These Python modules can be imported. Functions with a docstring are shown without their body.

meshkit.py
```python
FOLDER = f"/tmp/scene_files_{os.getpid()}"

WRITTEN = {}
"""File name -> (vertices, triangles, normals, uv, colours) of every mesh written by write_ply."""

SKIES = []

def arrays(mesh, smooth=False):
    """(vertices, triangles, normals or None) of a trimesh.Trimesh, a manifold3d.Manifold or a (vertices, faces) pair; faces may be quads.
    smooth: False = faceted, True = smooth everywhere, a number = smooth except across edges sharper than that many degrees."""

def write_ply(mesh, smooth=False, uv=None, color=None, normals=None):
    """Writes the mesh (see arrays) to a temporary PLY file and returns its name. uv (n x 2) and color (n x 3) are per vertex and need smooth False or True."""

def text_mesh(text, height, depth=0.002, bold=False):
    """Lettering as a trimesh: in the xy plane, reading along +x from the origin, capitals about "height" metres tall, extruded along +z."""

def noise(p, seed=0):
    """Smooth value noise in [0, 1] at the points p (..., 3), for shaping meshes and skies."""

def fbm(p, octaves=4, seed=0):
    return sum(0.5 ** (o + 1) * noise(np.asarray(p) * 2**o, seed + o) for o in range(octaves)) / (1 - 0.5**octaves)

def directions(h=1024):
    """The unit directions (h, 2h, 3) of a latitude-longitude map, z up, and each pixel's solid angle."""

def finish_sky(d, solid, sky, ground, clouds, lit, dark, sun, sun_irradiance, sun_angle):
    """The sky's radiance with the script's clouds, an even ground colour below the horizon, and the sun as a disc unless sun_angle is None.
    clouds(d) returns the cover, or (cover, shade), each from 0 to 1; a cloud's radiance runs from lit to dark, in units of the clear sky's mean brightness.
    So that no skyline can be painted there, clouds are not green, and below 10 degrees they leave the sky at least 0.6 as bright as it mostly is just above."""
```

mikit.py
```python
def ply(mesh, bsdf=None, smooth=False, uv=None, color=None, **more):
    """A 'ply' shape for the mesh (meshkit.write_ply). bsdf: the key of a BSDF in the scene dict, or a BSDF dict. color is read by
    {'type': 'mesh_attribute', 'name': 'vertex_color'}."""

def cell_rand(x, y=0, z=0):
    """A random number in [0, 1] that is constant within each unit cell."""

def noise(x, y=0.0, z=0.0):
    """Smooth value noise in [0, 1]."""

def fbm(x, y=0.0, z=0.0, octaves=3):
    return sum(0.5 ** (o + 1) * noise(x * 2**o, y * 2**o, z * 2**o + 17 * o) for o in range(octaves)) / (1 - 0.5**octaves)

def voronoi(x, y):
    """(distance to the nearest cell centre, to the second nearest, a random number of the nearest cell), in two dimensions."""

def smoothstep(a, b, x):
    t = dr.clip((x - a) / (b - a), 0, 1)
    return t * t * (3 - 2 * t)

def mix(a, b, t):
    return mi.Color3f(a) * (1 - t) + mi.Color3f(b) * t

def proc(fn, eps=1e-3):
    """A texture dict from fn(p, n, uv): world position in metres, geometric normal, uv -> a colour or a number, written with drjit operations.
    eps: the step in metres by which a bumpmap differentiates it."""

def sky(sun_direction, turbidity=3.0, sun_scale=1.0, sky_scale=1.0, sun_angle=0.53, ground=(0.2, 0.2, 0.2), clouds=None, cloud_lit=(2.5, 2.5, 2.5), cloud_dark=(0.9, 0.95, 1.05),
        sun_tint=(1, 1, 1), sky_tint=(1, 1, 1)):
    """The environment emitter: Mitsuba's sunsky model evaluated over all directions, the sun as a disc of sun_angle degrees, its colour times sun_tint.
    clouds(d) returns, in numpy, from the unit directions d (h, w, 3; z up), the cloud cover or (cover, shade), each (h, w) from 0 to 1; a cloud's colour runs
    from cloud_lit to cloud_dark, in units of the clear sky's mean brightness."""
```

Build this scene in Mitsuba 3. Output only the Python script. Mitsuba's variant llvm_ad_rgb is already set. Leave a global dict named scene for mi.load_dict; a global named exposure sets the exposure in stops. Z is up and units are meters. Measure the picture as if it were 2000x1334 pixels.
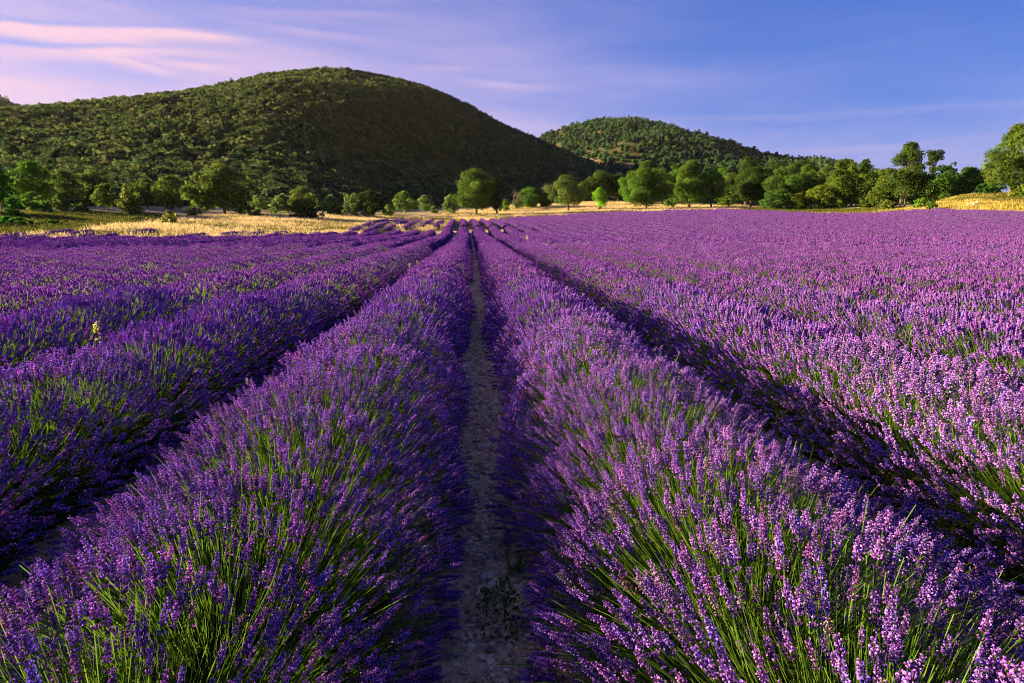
import math
import numpy as np, trimesh, mitsuba as mi, drjit as dr
import mikit, meshkit
from mikit import noise, fbm, smoothstep, mix, voronoi, cell_rand
from scipy.interpolate import RBFInterpolator, LinearNDInterpolator
from scipy.spatial import cKDTree

T = mi.ScalarTransform4f
scene, labels = {}, {}
RNG = np.random.default_rng(7)

# ----------------------------------------------------------------------------------------------- camera, sky, exposure
F_PX, PITCH, YAW, CAM_H = 1167.0, math.atan(227 / 1167.0), math.radians(3.52), 1.62
fwd = np.array([math.sin(YAW) * math.cos(PITCH), math.cos(YAW) * math.cos(PITCH), -math.sin(PITCH)])
right = np.array([math.cos(YAW), -math.sin(YAW), 0.0])
up = np.cross(right, fwd)
EYE = np.array([0.0, 0.0, CAM_H])
scene['camera'] = {'type': 'perspective', 'fov': math.degrees(2 * math.atan(1000 / F_PX)), 'fov_axis': 'x', 'near_clip': 0.05, 'far_clip': 9000.0,
                   'to_world': T().look_at(origin=EYE.tolist(), target=(EYE + fwd).tolist(), up=[0, 0, 1])}
SUN_AZ, SUN_EL = math.radians(-72.0), math.radians(14.0)
SUN = np.array([math.sin(SUN_AZ) * math.cos(SUN_EL), math.cos(SUN_AZ) * math.cos(SUN_EL), math.sin(SUN_EL)])


def sky_clouds(d):
    """Cirrus: a thin bank spread over the sunward half of the sky, haze cloud low all round, and drawn-out streaks."""
    az, el = np.degrees(np.arctan2(d[..., 0], d[..., 1])), np.degrees(np.arcsin(np.clip(d[..., 2], -1, 1)))
    dist = np.abs((az - math.degrees(SUN_AZ) + 180) % 360 - 180)
    veil = meshkit.fbm(np.stack([az / 17.0, el / 2.6 + az * 0.02, 0 * az + 3.1], -1), 5, 3)
    fine = meshkit.fbm(np.stack([az / 5.0 + el * 0.3, el / 0.55 + az * 0.05, 0 * az + 1.7], -1), 4, 9)
    cover = 0.50 * np.exp(-np.clip(el - 5, 0, 90) / 4.5) + 0.72 / (1 + np.exp((dist - 86) / 7)) * np.exp(-np.clip(el, 0, 90) / 26.0)
    cover = cover * (1 + 1.1 * (veil - 0.5) + 0.7 * (fine - 0.5)) + 0.15 * np.clip(veil - 0.5, 0, 1)
    shade = np.clip((dist - 28) / 62.0, 0, 1)
    pink = 0 * az
    # lens-shaped streaks lit from below: azimuth, elevation, half-width, thickness, strength, slant
    for a0, e0, wa, we, k, tilt in ((-33.0, 13.55, 9.5, 0.62, 1.0, 0.11), (-23.0, 14.6, 5.0, 0.35, 0.45, 0.03), (-31.5, 12.3, 6.5, 0.5, 0.85, 0.12), (-27.0, 12.1, 3.0, 0.35, 0.4, -0.15), (-22.0, 12.6, 4.0, 0.4, 0.3, 0.05),
                                    (-14.0, 15.6, 5.0, 0.5, 0.3, -0.05), (-14.0, 17.0, 6.0, 0.5, 0.3, 0.05), (-3.0, 13.5, 4.0, 0.4, 0.3, -0.02), (3.0, 12.3, 4.0, 0.4, 0.3, -0.06), (33.0, 6.2, 9.0, 0.3, 0.3, 0.01), (24.0, 9.0, 9.0, 0.35, 0.2, -0.02),
                                    (38.0, 8.6, 8.0, 0.35, 0.2, -0.02)):
        e = el - e0 - tilt * (az - a0) + 0.35 * (meshkit.fbm(np.stack([az / 4.0, 0 * az + a0, 0 * az], -1), 3, 5) - 0.5)
        side = np.exp(-((az - a0) / wa) ** 2) * (0.7 + 0.6 * fine)
        band = side * np.exp(-np.where(e > 0, (e / (we * 0.5)) ** 2, (e / (we * 1.1)) ** 2))
        cover = cover + k * 0.55 * band
        pink = pink + k * band
        shade = shade + 0.9 * k * side * np.exp(-((e - 0.75 * we) / (0.30 * we)) ** 2)
    return np.clip(cover, 0, 0.95), np.clip(shade - 0.7 * pink, 0, 1)


scene['sky'] = mikit.sky(SUN.tolist(), turbidity=2.6, sun_scale=1.0, sky_scale=0.255, sun_angle=0.6, clouds=sky_clouds, cloud_lit=(4.3, 2.85, 3.5), cloud_dark=(2.5, 2.2, 3.8),
                         sun_tint=(0.96, 1.0, 1.12), sky_tint=(0.10, 0.38, 1.12), ground=(0.12, 0.1, 0.1))
exposure = 4.65


def P(px, py, depth):
    """The point at forward depth 'depth' (metres) seen at this place of the photograph."""
    return EYE + depth * (fwd + right * (px - 1000.0) / F_PX + up * (667.0 - py) / F_PX)


def to_px(p):
    q = np.asarray(p, float) - EYE
    dep = q @ fwd
    return np.stack([1000 + F_PX * (q @ right) / dep, 667 - F_PX * (q @ up) / dep, dep], -1)


# ----------------------------------------------------------------------------------------------- haze
scene['haze_medium'] = {'type': 'homogeneous', 'albedo': {'type': 'rgb', 'value': [0.93, 0.92, 0.98]}, 'sigma_t': 0.000015, 'phase': {'type': 'hg', 'g': 0.3}}
scene['haze'] = {'type': 'cube', 'bsdf': {'type': 'null'}, 'interior': {'type': 'ref', 'id': 'haze_medium'}, 'to_world': T().translate([0, 0, 197]).scale([2600, 2600, 200])}
scene['camera']['medium'] = {'type': 'ref', 'id': 'haze_medium'}
labels['haze'] = {'label': 'thin evening haze in front of the hills', 'category': 'haze', 'kind': 'stuff'}

# ----------------------------------------------------------------------------------------------- materials
def vcol(rough=0.7, trans=0.0, spec=0.3):
    base = {'type': 'mesh_attribute', 'name': 'vertex_color'}
    if trans > 0:
        return {'type': 'principledthin', 'base_color': base, 'roughness': rough, 'diff_trans': trans, 'eta': 1.3, 'spec_tint': 0.0}
    return {'type': 'twosided', 'bsdf': {'type': 'principled', 'base_color': base, 'roughness': rough, 'specular': spec}}


def solid(color, rough=0.8, spec=0.3):
    return {'type': 'twosided', 'bsdf': {'type': 'principled', 'base_color': {'type': 'rgb', 'value': list(color)}, 'roughness': rough, 'specular': spec}}


scene['mat_flower'] = vcol(0.75, 0.95)
scene['mat_stem'] = vcol(0.5, 0.7)
scene['mat_leaf'] = vcol(0.5, 1.0)
scene['mat_grass'] = vcol(0.6, 0.7)
scene['mat_forest'] = vcol(0.8, 0.8)
scene['mat_plain'] = vcol(0.9)

# ----------------------------------------------------------------------------------------------- small mesh helpers


def put(key, mesh, bsdf, color=None, smooth=False, **label):
    scene[key] = mikit.ply(mesh, bsdf, smooth=smooth, color=color)
    if label:
        labels[key] = label


def cat(parts):
    """Joins (v, f, c) triples."""
    n, V, Fc, C = 0, [], [], []
    for v, f, c in parts:
        V.append(v), Fc.append(f + n), C.append(c)
        n += len(v)
    return np.vstack(V), np.vstack(Fc), np.vstack(C)


def frames(d, roll):
    """Rotation matrices (n,3,3) whose columns are x, y, z=d."""
    d = d / np.linalg.norm(d, axis=1, keepdims=True)
    ref = np.where(np.abs(d[:, 2:]) < 0.95, [[0, 0, 1.0]], [[1.0, 0, 0]])
    a = np.cross(ref, d)
    a /= np.linalg.norm(a, axis=1, keepdims=True)
    b = np.cross(d, a)
    x = a * np.cos(roll)[:, None] + b * np.sin(roll)[:, None]
    return np.stack([x, np.cross(d, x), d], -1)


def copies(tpl, R, t, s, tint=None):
    """Many copies of one (v, f, c) template: v' = R (s v) + t."""
    v, f, c = tpl
    n = len(t)
    s = np.broadcast_to(np.asarray(s, float), (n, 3)) if np.ndim(s) < 2 else s
    vv = np.einsum('nij,nkj->nki', R, v[None] * s[:, None, :]) + t[:, None, :]
    ff = f[None] + (np.arange(n) * len(v))[:, None, None]
    cc = np.broadcast_to(c[None], (n, *c.shape)) * (1 if tint is None else tint[:, None, :])
    return vv.reshape(-1, 3), ff.reshape(-1, 3), np.clip(cc.reshape(-1, 3), 0.003, 0.95)


def ribbons(p0, p1, w0, w1, rng, color, bend=None):
    """Flat blades from p0 to p1 (n,3), two triangles, or four with a bend (n,3) at the middle."""
    n = len(p0)
    d = p1 - p0
    r = rng.normal(size=(n, 3))
    s = np.cross(d, r)
    s /= np.linalg.norm(s, axis=1, keepdims=True) + 1e-9
    w0, w1 = np.broadcast_to(w0, (n,))[:, None], np.broadcast_to(w1, (n,))[:, None]
    if bend is None:
        v = np.stack([p0 - s * w0, p0 + s * w0, p1 + s * w1, p1 - s * w1], 1)
        f = np.array([[0, 1, 2], [0, 2, 3]])
    else:
        m = (p0 + p1) / 2 + bend
        wm = (w0 + w1) / 2
        v = np.stack([p0 - s * w0, p0 + s * w0, m + s * wm, m - s * wm, p1 + s * w1, p1 - s * w1], 1)
        f = np.array([[0, 1, 2], [0, 2, 3], [3, 2, 4], [3, 4, 5]])
    k = v.shape[1]
    c = np.repeat(np.broadcast_to(color, (n, 3)), k, 0)
    return v.reshape(-1, 3), (f[None] + (np.arange(n) * k)[:, None, None]).reshape(-1, 3), c


def tube(pts, rad, sides=6):
    pts, rad = np.asarray(pts, float), np.asarray(rad, float)
    t = np.gradient(pts, axis=0)
    R = frames(t, np.zeros(len(pts)))
    a = np.arange(sides) * 2 * np.pi / sides
    v = pts[:, None] + rad[:, None, None] * (np.cos(a)[None, :, None] * R[:, None, :, 0] + np.sin(a)[None, :, None] * R[:, None, :, 1])
    i, j = np.meshgrid(np.arange(len(pts) - 1), np.arange(sides), indexing='ij')
    q = np.stack([i * sides + j, i * sides + (j + 1) % sides, (i + 1) * sides + (j + 1) % sides, (i + 1) * sides + j], -1).reshape(-1, 4)
    return v.reshape(-1, 3), np.vstack([q[:, [0, 1, 2]], q[:, [0, 2, 3]]])


def group(name, children):
    """A shapegroup of {child: (v, f, c, bsdf)}."""
    scene[name] = {'type': 'shapegroup', **{k: mikit.ply((v, f), b, color=c) for k, (v, f, c, b) in children.items()}}


def inst(key, grp, m):
    scene[key] = {'type': 'instance', 'shapegroup': {'type': 'ref', 'id': grp}, 'to_world': T(m)}


# ----------------------------------------------------------------------------------------------- terrain heights
LAV = 0.68
ctrl = []
for yy in np.arange(-12, 26, 6.0):
    for xx in np.arange(-40, 41, 8.0):
        ctrl.append((xx, yy, 0.0))
for xx in np.arange(-20, 31, 10.0):
    ctrl.append((xx, 34.0, 0.06))
for px, py, dep, h in ((922, 441, 72, LAV), (850, 452, 66, LAV), (997, 438, 76, LAV), (905, 427, 110, LAV), (1000, 424, 112, LAV), (1250, 413, 122, LAV), (1440, 408, 128, LAV), (1700, 415, 112, LAV),
                      (2000, 421, 92, LAV), (2300, 428, 80, LAV), (1150, 464, 42, LAV), (1450, 464, 42, LAV), (1750, 465, 42, LAV), (1150, 447, 62, LAV), (1350, 446, 62, LAV), (1600, 445, 62, LAV), (1900, 446, 62, LAV), (1100, 434, 82, LAV), (1250, 432, 82, LAV), (1500, 430, 82, LAV), (1750, 430, 82, LAV), (1250, 422, 101, LAV), (1450, 418, 103, LAV), (1650, 420, 98, LAV), (0, 464, 42, LAV), (250, 462, 45, LAV), (480, 460, 49, LAV), (-250, 466, 38, LAV), (700, 452, 60, LAV),
                      (0, 446, 56, 0), (150, 444, 58, 0), (430, 437, 76, 0), (300, 441, 70, 0), (600, 430, 92, 0), (30, 425, 66, 0), (255, 424, 84, 0), (130, 410, 88, 0), (430, 424, 95, 0), (495, 426, 90, 0), (700, 420, 118, 0),
                      (0, 405, 95, 0), (-200, 430, 60, 0), (790, 418, 132, 0), (935, 420, 142, 0), (1110, 414, 152, 0), (1171, 410, 146, 0), (1262, 409, 152, 0), (1345, 407, 156, 0), (1465, 405, 156, 0), (1200, 395, 192, 0), (1050, 402, 176, 0),
                      (1640, 408, 136, 0), (1757, 407, 121, 0), (1830, 404, 116, 0), (1900, 418, 97, 0), (1985, 421, 91, 0), (1870, 386, 112, 0), (1950, 382, 106, 0), (2060, 380, 100, 0), (1920, 400, 102, 0), (2000, 402, 97, 0),
                      (600, 410, 160, 0), (300, 400, 120, 0)):
    q = P(px, py, dep)
    ctrl.append((q[0], q[1], q[2] - h))
for ang in np.radians(np.arange(-90, 91, 12)):
    ctrl.append((230 * math.sin(ang), 230 * math.cos(ang), 8.0))
    ctrl.append((420 * math.sin(ang), 420 * math.cos(ang), 8.0))
ctrl = np.array(ctrl)
_rbf = RBFInterpolator(ctrl[:, :2], ctrl[:, 2], kernel='thin_plate_spline', smoothing=3.0, neighbors=40)


def polar_grid(az0, az1, na, radii):
    az = np.radians(np.linspace(az0, az1, na))
    A, R = np.meshgrid(az, radii, indexing='ij')
    i, j = np.meshgrid(np.arange(na - 1), np.arange(len(radii) - 1), indexing='ij')
    n = len(radii)
    q = np.stack([i * n + j, (i + 1) * n + j, (i + 1) * n + j + 1, i * n + j + 1], -1).reshape(-1, 4)
    return R * np.sin(A), R * np.cos(A), np.vstack([q[:, [0, 2, 1]], q[:, [0, 3, 2]]]), A, R


# heights are looked up on a fine raster so that all placing is fast and agrees with the ground mesh
_gx, _gy = np.arange(-160, 161, 2.0), np.arange(-14, 251, 2.0)
_GX, _GY = np.meshgrid(_gx, _gy, indexing='ij')
_GZ = _rbf(np.stack([_GX.ravel(), _GY.ravel()], -1)).reshape(_GX.shape)
_GZ += 0.10 * (meshkit.fbm(np.stack([_GX / 9, _GY / 9, 0 * _GX], -1), 3, 2) - 0.5) * np.clip((_GY - 12) / 20, 0, 1)


def gz(x, y):
    x, y = np.asarray(x, float), np.asarray(y, float)
    u, v = np.clip((x + 160) / 2, 0, len(_gx) - 1.001), np.clip((y + 14) / 2, 0, len(_gy) - 1.001)
    i, j = u.astype(int), v.astype(int)
    a, b = u - i, v - j
    return (_GZ[i, j] * (1 - a) * (1 - b) + _GZ[i + 1, j] * a * (1 - b) + _GZ[i, j + 1] * (1 - a) * b + _GZ[i + 1, j + 1] * a * b)


# where the lavender ends: world polylines (x, y)
def line_px(pts):
    return np.array([P(*q)[:2] for q in pts])


FAR_EDGE = line_px([(-900, 470, 30), (-250, 466, 38), (0, 464, 42), (250, 462, 45), (480, 460, 49), (700, 452, 60), (830, 446, 68), (922, 441, 72)])
FAR_EDGE2 = line_px([(690, 432, 92), (760, 429, 100), (905, 427, 111), (1000, 424, 113), (1250, 413, 122), (1440, 408, 128), (1700, 415, 112), (2000, 421, 92), (2300, 428, 80), (2900, 430, 70)])


def bend(y):
    return 0.04 - 0.000115 * np.clip(y - 6, 0, None) ** 2


def edge_y(x, line):
    return np.interp(x, line[:, 0], line[:, 1], left=-1e3 if line is FAR_EDGE2 else line[0, 1], right=line[-1, 1])


# ----------------------------------------------------------------------------------------------- ground
def soil_color(p, n, uv):
    a = fbm(p.x * 1.3, p.y * 1.3, 0.0, 4)
    g = noise(p.x * 37.0, p.y * 37.0, p.z * 37)
    g2 = noise(p.x * 120.0, p.y * 120.0, p.z * 90)
    c = mix([0.46, 0.285, 0.13], [0.72, 0.50, 0.28], smoothstep(0.25, 0.75, 0.5 * a + 0.3 * g + 0.2 * g2))
    c = mix(c, [0.68, 0.54, 0.38], 0.7 * smoothstep(0.74, 0.86, g2))
    straw = mix([0.28, 0.21, 0.10], [0.54, 0.43, 0.24], smoothstep(0.3, 0.7, 0.6 * fbm(p.x * 0.35, p.y * 0.35, 0.0, 4) + 0.4 * noise(p.x * 3.1, p.y * 3.1)))
    straw = mix(straw, [0.10, 0.12, 0.03], 0.75 * smoothstep(0.55, 0.75, fbm(p.x * 0.11 + 40, p.y * 0.11, 0.0, 4)))
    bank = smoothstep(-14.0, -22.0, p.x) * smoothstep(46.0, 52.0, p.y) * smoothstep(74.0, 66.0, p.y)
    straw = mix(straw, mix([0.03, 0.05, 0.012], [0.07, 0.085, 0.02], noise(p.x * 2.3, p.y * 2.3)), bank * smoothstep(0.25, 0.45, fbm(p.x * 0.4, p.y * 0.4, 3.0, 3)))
    # dry grass takes over beyond the tilled field
    e = mi.Float(0.0)
    for k in range(len(FAR_EDGE) - 1):
        x0, y0, x1, y1 = (float(a) for a in (*FAR_EDGE[k], *FAR_EDGE[k + 1]))
        t = dr.clip((p.x - x0) / (x1 - x0), 0, 1)
        e = dr.select((p.x >= x0) & (p.x < x1), y0 + (y1 - y0) * t, e)
    e = dr.select(p.x >= float(FAR_EDGE[-1][0]), float(FAR_EDGE[-1][1]), e)
    m = smoothstep(-1.5, 1.0, p.y - e + 2.0 * (fbm(p.x * 0.5, p.y * 0.5, 0.0, 3) - 0.5))
    return mix(c, straw, m)


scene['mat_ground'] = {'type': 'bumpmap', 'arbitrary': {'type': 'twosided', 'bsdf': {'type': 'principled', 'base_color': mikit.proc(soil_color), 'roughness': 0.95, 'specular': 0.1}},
                       'bump': mikit.proc(lambda p, n, uv: fbm(p.x * 40, p.y * 40, 0.0, 3)), 'scale': 0.02}
radii = np.concatenate([[0.0], np.geomspace(1.0, 12, 14)[:-1], np.linspace(12, 150, 93)[:-1], np.geomspace(150, 2480, 20)])
gx, gy, gf, gA, gR = polar_grid(-180, 180, 241, radii)
gzv = np.where((gR < 240) & (np.abs(gA) < math.radians(100)), gz(gx, gy), 0)
gzv = np.where(gR >= 240, 8.0 * np.clip((np.cos(gA) + 0.3) / 0.6, 0, 1), gzv * np.clip((np.cos(gA) + 0.3) / 0.3, 0, 1))
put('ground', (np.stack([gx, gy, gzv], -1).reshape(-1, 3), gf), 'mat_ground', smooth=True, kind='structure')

# the stony path between the two nearest rows: a fine crumbly strip 5 mm above the ground sheet
px_, py_ = np.meshgrid(np.linspace(-0.42, 0.42, 85), np.concatenate([np.linspace(0.4, 6, 560), np.linspace(6.03, 24, 400)]), indexing='ij')
q = np.stack([px_, py_, 0 * px_], -1)
pz_ = 0.006 + 0.05 * (meshkit.fbm(q * [5, 5, 1], 3, 4) ** 1.5) * np.exp(-(px_ / 0.35) ** 4) + 0.014 * np.abs(meshkit.fbm(q * [42, 42, 1], 3, 8) - 0.35)
ni, nj = px_.shape
i, j = np.meshgrid(np.arange(ni - 1), np.arange(nj - 1), indexing='ij')
qq = np.stack([i * nj + j, (i + 1) * nj + j, (i + 1) * nj + j + 1, i * nj + j + 1], -1).reshape(-1, 4)
pz_ = pz_ * np.clip((0.42 - np.abs(px_)) / 0.08, 0, 1) + 0.004 + gz(px_, py_)
put('path', (np.stack([px_ + 0.03 + bend(py_), py_, pz_], -1).reshape(-1, 3), qq), 'mat_ground', smooth=True, kind='structure')

# ----------------------------------------------------------------------------------------------- lavender
CALYX, COROLLA, BRACT = np.array([0.145, 0.055, 0.33]), np.array([0.50, 0.285, 0.87]), np.array([0.26, 0.17, 0.22])
STEM = np.array([0.085, 0.18, 0.02])


def bud(sides=3):
    a = np.arange(sides) * 2 * np.pi / sides
    v = np.vstack([[[0, 0, 0]], np.stack([np.cos(a), np.sin(a), 0 * a + 0.6], -1), [[0, 0, 1.0]]])
    f = [[0, 1 + (k + 1) % sides, 1 + k] for k in range(sides)] + [[sides + 1, 1 + k, 1 + (k + 1) % sides] for k in range(sides)]
    return v, np.array(f)


def spike_fine(rng, sides=3, whorls=7, ring=6):
    """A flower spike along z, base at 0, about 0.075 long: whorls of calyces with opened corollas."""
    L = 0.072
    zs = np.linspace(0.010, 1.0, whorls) * (L - 0.012)
    zs[0] -= 0.012
    bv, bf = bud(sides)
    parts = []
    for w, z in enumerate(zs):
        n = ring if w < whorls - 1 else 4
        fat = 1.0 - 0.35 * (w / (whorls - 1)) ** 2
        a = np.arange(n) * 2 * np.pi / n + w * 0.52 + rng.normal(0, 0.15, n)
        tilt = np.radians(rng.uniform(28, 52, n)) * (1 - 0.5 * w / whorls)
        d = np.stack([np.sin(tilt) * np.cos(a), np.sin(tilt) * np.sin(a), np.cos(tilt)], -1)
        t = np.stack([0.0018 * np.cos(a), 0.0018 * np.sin(a), z + rng.normal(0, 0.0012, n)], -1)
        ln = rng.uniform(0.0095, 0.0125, n) * fat
        wd = 0.27 * (6 / ring) ** 0.75
        s = np.stack([ln * wd, ln * wd, ln], -1)
        col = np.tile(CALYX, (len(bv), 1))
        col[0] = BRACT
        col[-1] = CALYX * 1.5
        parts.append(copies((bv, bf, col), frames(d, rng.uniform(0, 6, n)), t, s, rng.uniform(0.75, 1.25, (n, 1)) * [[1, 1, 1]]))
        op = rng.random(n) < (0.70 if w else 0.35)
        if op.any():
            m = op.sum()
            tip = t[op] + d[op] * ln[op, None] * 0.72
            ls = rng.uniform(0.0050, 0.0075, m) * fat
            cs = np.stack([ls * 2 * wd, ls * 2 * wd, ls * (1 + (6 - ring) * 0.15)], -1)
            d2 = d[op] + rng.normal(0, 0.35, (m, 3)) + [0, 0, -0.15]
            parts.append(copies((bv, bf, np.tile(COROLLA, (len(bv), 1))), frames(d2, rng.uniform(0, 6, m)), tip, cs, rng.uniform(0.7, 1.3, (m, 1)) * [[1, 1, 1]]))
    parts.append((*tube([[0, 0, -0.02], [0, 0, 0.06]], [0.0013, 0.0010], 3), np.tile(STEM * 0.7, (6, 1))))
    return cat(parts)


def spike_lathe(rng, sides, rads, L, rnd=0.35):
    n = len(rads)
    z = np.linspace(0, 1, n) * L
    a = np.arange(sides) * 2 * np.pi / sides
    r = np.array(rads)[:, None] * (1 + rng.uniform(-rnd, rnd, (n, sides)))
    aa = a[None] + (np.arange(n) % 2)[:, None] * np.pi / sides
    v = np.stack([r * np.cos(aa), r * np.sin(aa), z[:, None] + rng.uniform(-0.1, 0.1, (n, sides)) * L / n], -1)
    i, j = np.meshgrid(np.arange(n - 1), np.arange(sides), indexing='ij')
    q = np.stack([i * sides + j, i * sides + (j + 1) % sides, (i + 1) * sides + (j + 1) % sides, (i + 1) * sides + j], -1).reshape(-1, 4)
    k = rng.random((n, sides, 1)) ** 2.6
    c = CALYX * (1 - k) * rng.uniform(0.7, 1.3, (n, sides, 1)) + COROLLA * k
    return v.reshape(-1, 3), np.vstack([q[:, [0, 1, 2]], q[:, [0, 2, 3]]]), c.reshape(-1, 3)


A_ROW, B_ROW, STEP = 0.775, 0.77, 0.6


def plant_layout(rng, n, half, holes=True, period=STEP):
    """Tips and directions of n flower stems of a plant (or a row piece) reaching 'half' each way along y."""
    m = int(n * 2.6)
    s = rng.uniform(-1, 1, m)
    th = np.radians(93) * np.sign(s) * np.abs(s) ** 0.92
    u = rng.uniform(-half, half, m)
    loc = (u + period / 2) % period - period / 2                     # offset from the nearest plant's middle
    ph = np.floor((u + period / 2) / period)
    if holes:
        dens = meshkit.fbm(np.stack([th * 2.4 + 11, u * 5.5, ph * 7.7 + rng.uniform(0, 50)], -1), 3, int(rng.integers(1000)))
        keep = rng.random(m) < np.clip((dens - 0.22) * 5.0, 0.38, 1)
        th, u, loc = th[keep], u[keep], loc[keep]
    th, u, loc = th[:n], u[:n], loc[:n]
    n = len(th)
    r = 1.0 - 0.06 * (2 * loc / period) ** 2 + rng.normal(0, 0.026, n) - 0.34 * (rng.random(n) < 0.36) * rng.random(n)
    r *= 1 + 0.05 * np.sin(3 * th + u * 6)
    tip = np.stack([A_ROW * r * np.sin(th), u + loc * 0.25, np.maximum(B_ROW * r * np.cos(th) ** 0.85 if False else B_ROW * r * np.sign(np.cos(th)) * np.abs(np.cos(th)) ** 0.9, 0.0) + 0.04], -1)
    root = np.stack([0.10 * np.sin(th), u - loc * 0.5, np.full(n, 0.06)], -1)
    d = tip - root
    d /= np.linalg.norm(d, axis=1, keepdims=True)
    d = d + rng.normal(0, 0.072, (n, 3)) + [0, 0, 0.10]
    d /= np.linalg.norm(d, axis=1, keepdims=True)
    return tip, root, d


def tints(rng, n, tip=None):
    b = rng.uniform(0.72, 1.28, n)
    h = rng.normal(0, 0.10, n)
    t = np.stack([b * (1 + h), b * (1 - 0.3 * np.abs(h)), b * (1 - 0.5 * h)], -1)
    faded = rng.random(n) < 0.035                                       # spent heads gone brownish grey
    t[faded] *= [0.8, 1.35, 0.5]
    return t


def foliage(rng, half, n, w=0.004):
    """Grey-green leaves of the low cushion, over a dark core."""
    th = np.radians(rng.uniform(-95, 95, n))
    u = rng.uniform(-half, half, n)
    d = np.stack([np.sin(th), rng.normal(0, 0.35, n), np.maximum(np.cos(th), 0.05)], -1)
    p0 = np.stack([0.22 * np.sin(th), u, 0.04 + 0.16 * np.maximum(np.cos(th), 0)], -1)
    p1 = p0 + d * rng.uniform(0.14, 0.30, (n, 1)) * [1.25, 1, 1]
    col = np.array([0.055, 0.11, 0.022]) * rng.uniform(0.6, 1.5, (n, 1))
    leaves = ribbons(p0, p1, w, w * 0.4, rng, col)
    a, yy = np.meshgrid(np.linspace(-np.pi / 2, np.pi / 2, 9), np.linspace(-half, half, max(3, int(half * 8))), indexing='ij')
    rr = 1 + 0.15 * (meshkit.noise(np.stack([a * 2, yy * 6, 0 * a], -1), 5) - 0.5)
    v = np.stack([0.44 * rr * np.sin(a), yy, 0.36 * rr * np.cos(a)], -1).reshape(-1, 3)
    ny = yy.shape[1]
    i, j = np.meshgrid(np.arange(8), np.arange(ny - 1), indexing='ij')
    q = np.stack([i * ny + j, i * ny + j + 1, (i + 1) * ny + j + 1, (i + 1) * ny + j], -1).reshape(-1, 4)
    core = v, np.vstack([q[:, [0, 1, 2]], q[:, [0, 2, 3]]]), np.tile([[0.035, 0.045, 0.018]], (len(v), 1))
    return cat([leaves, core])


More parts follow.
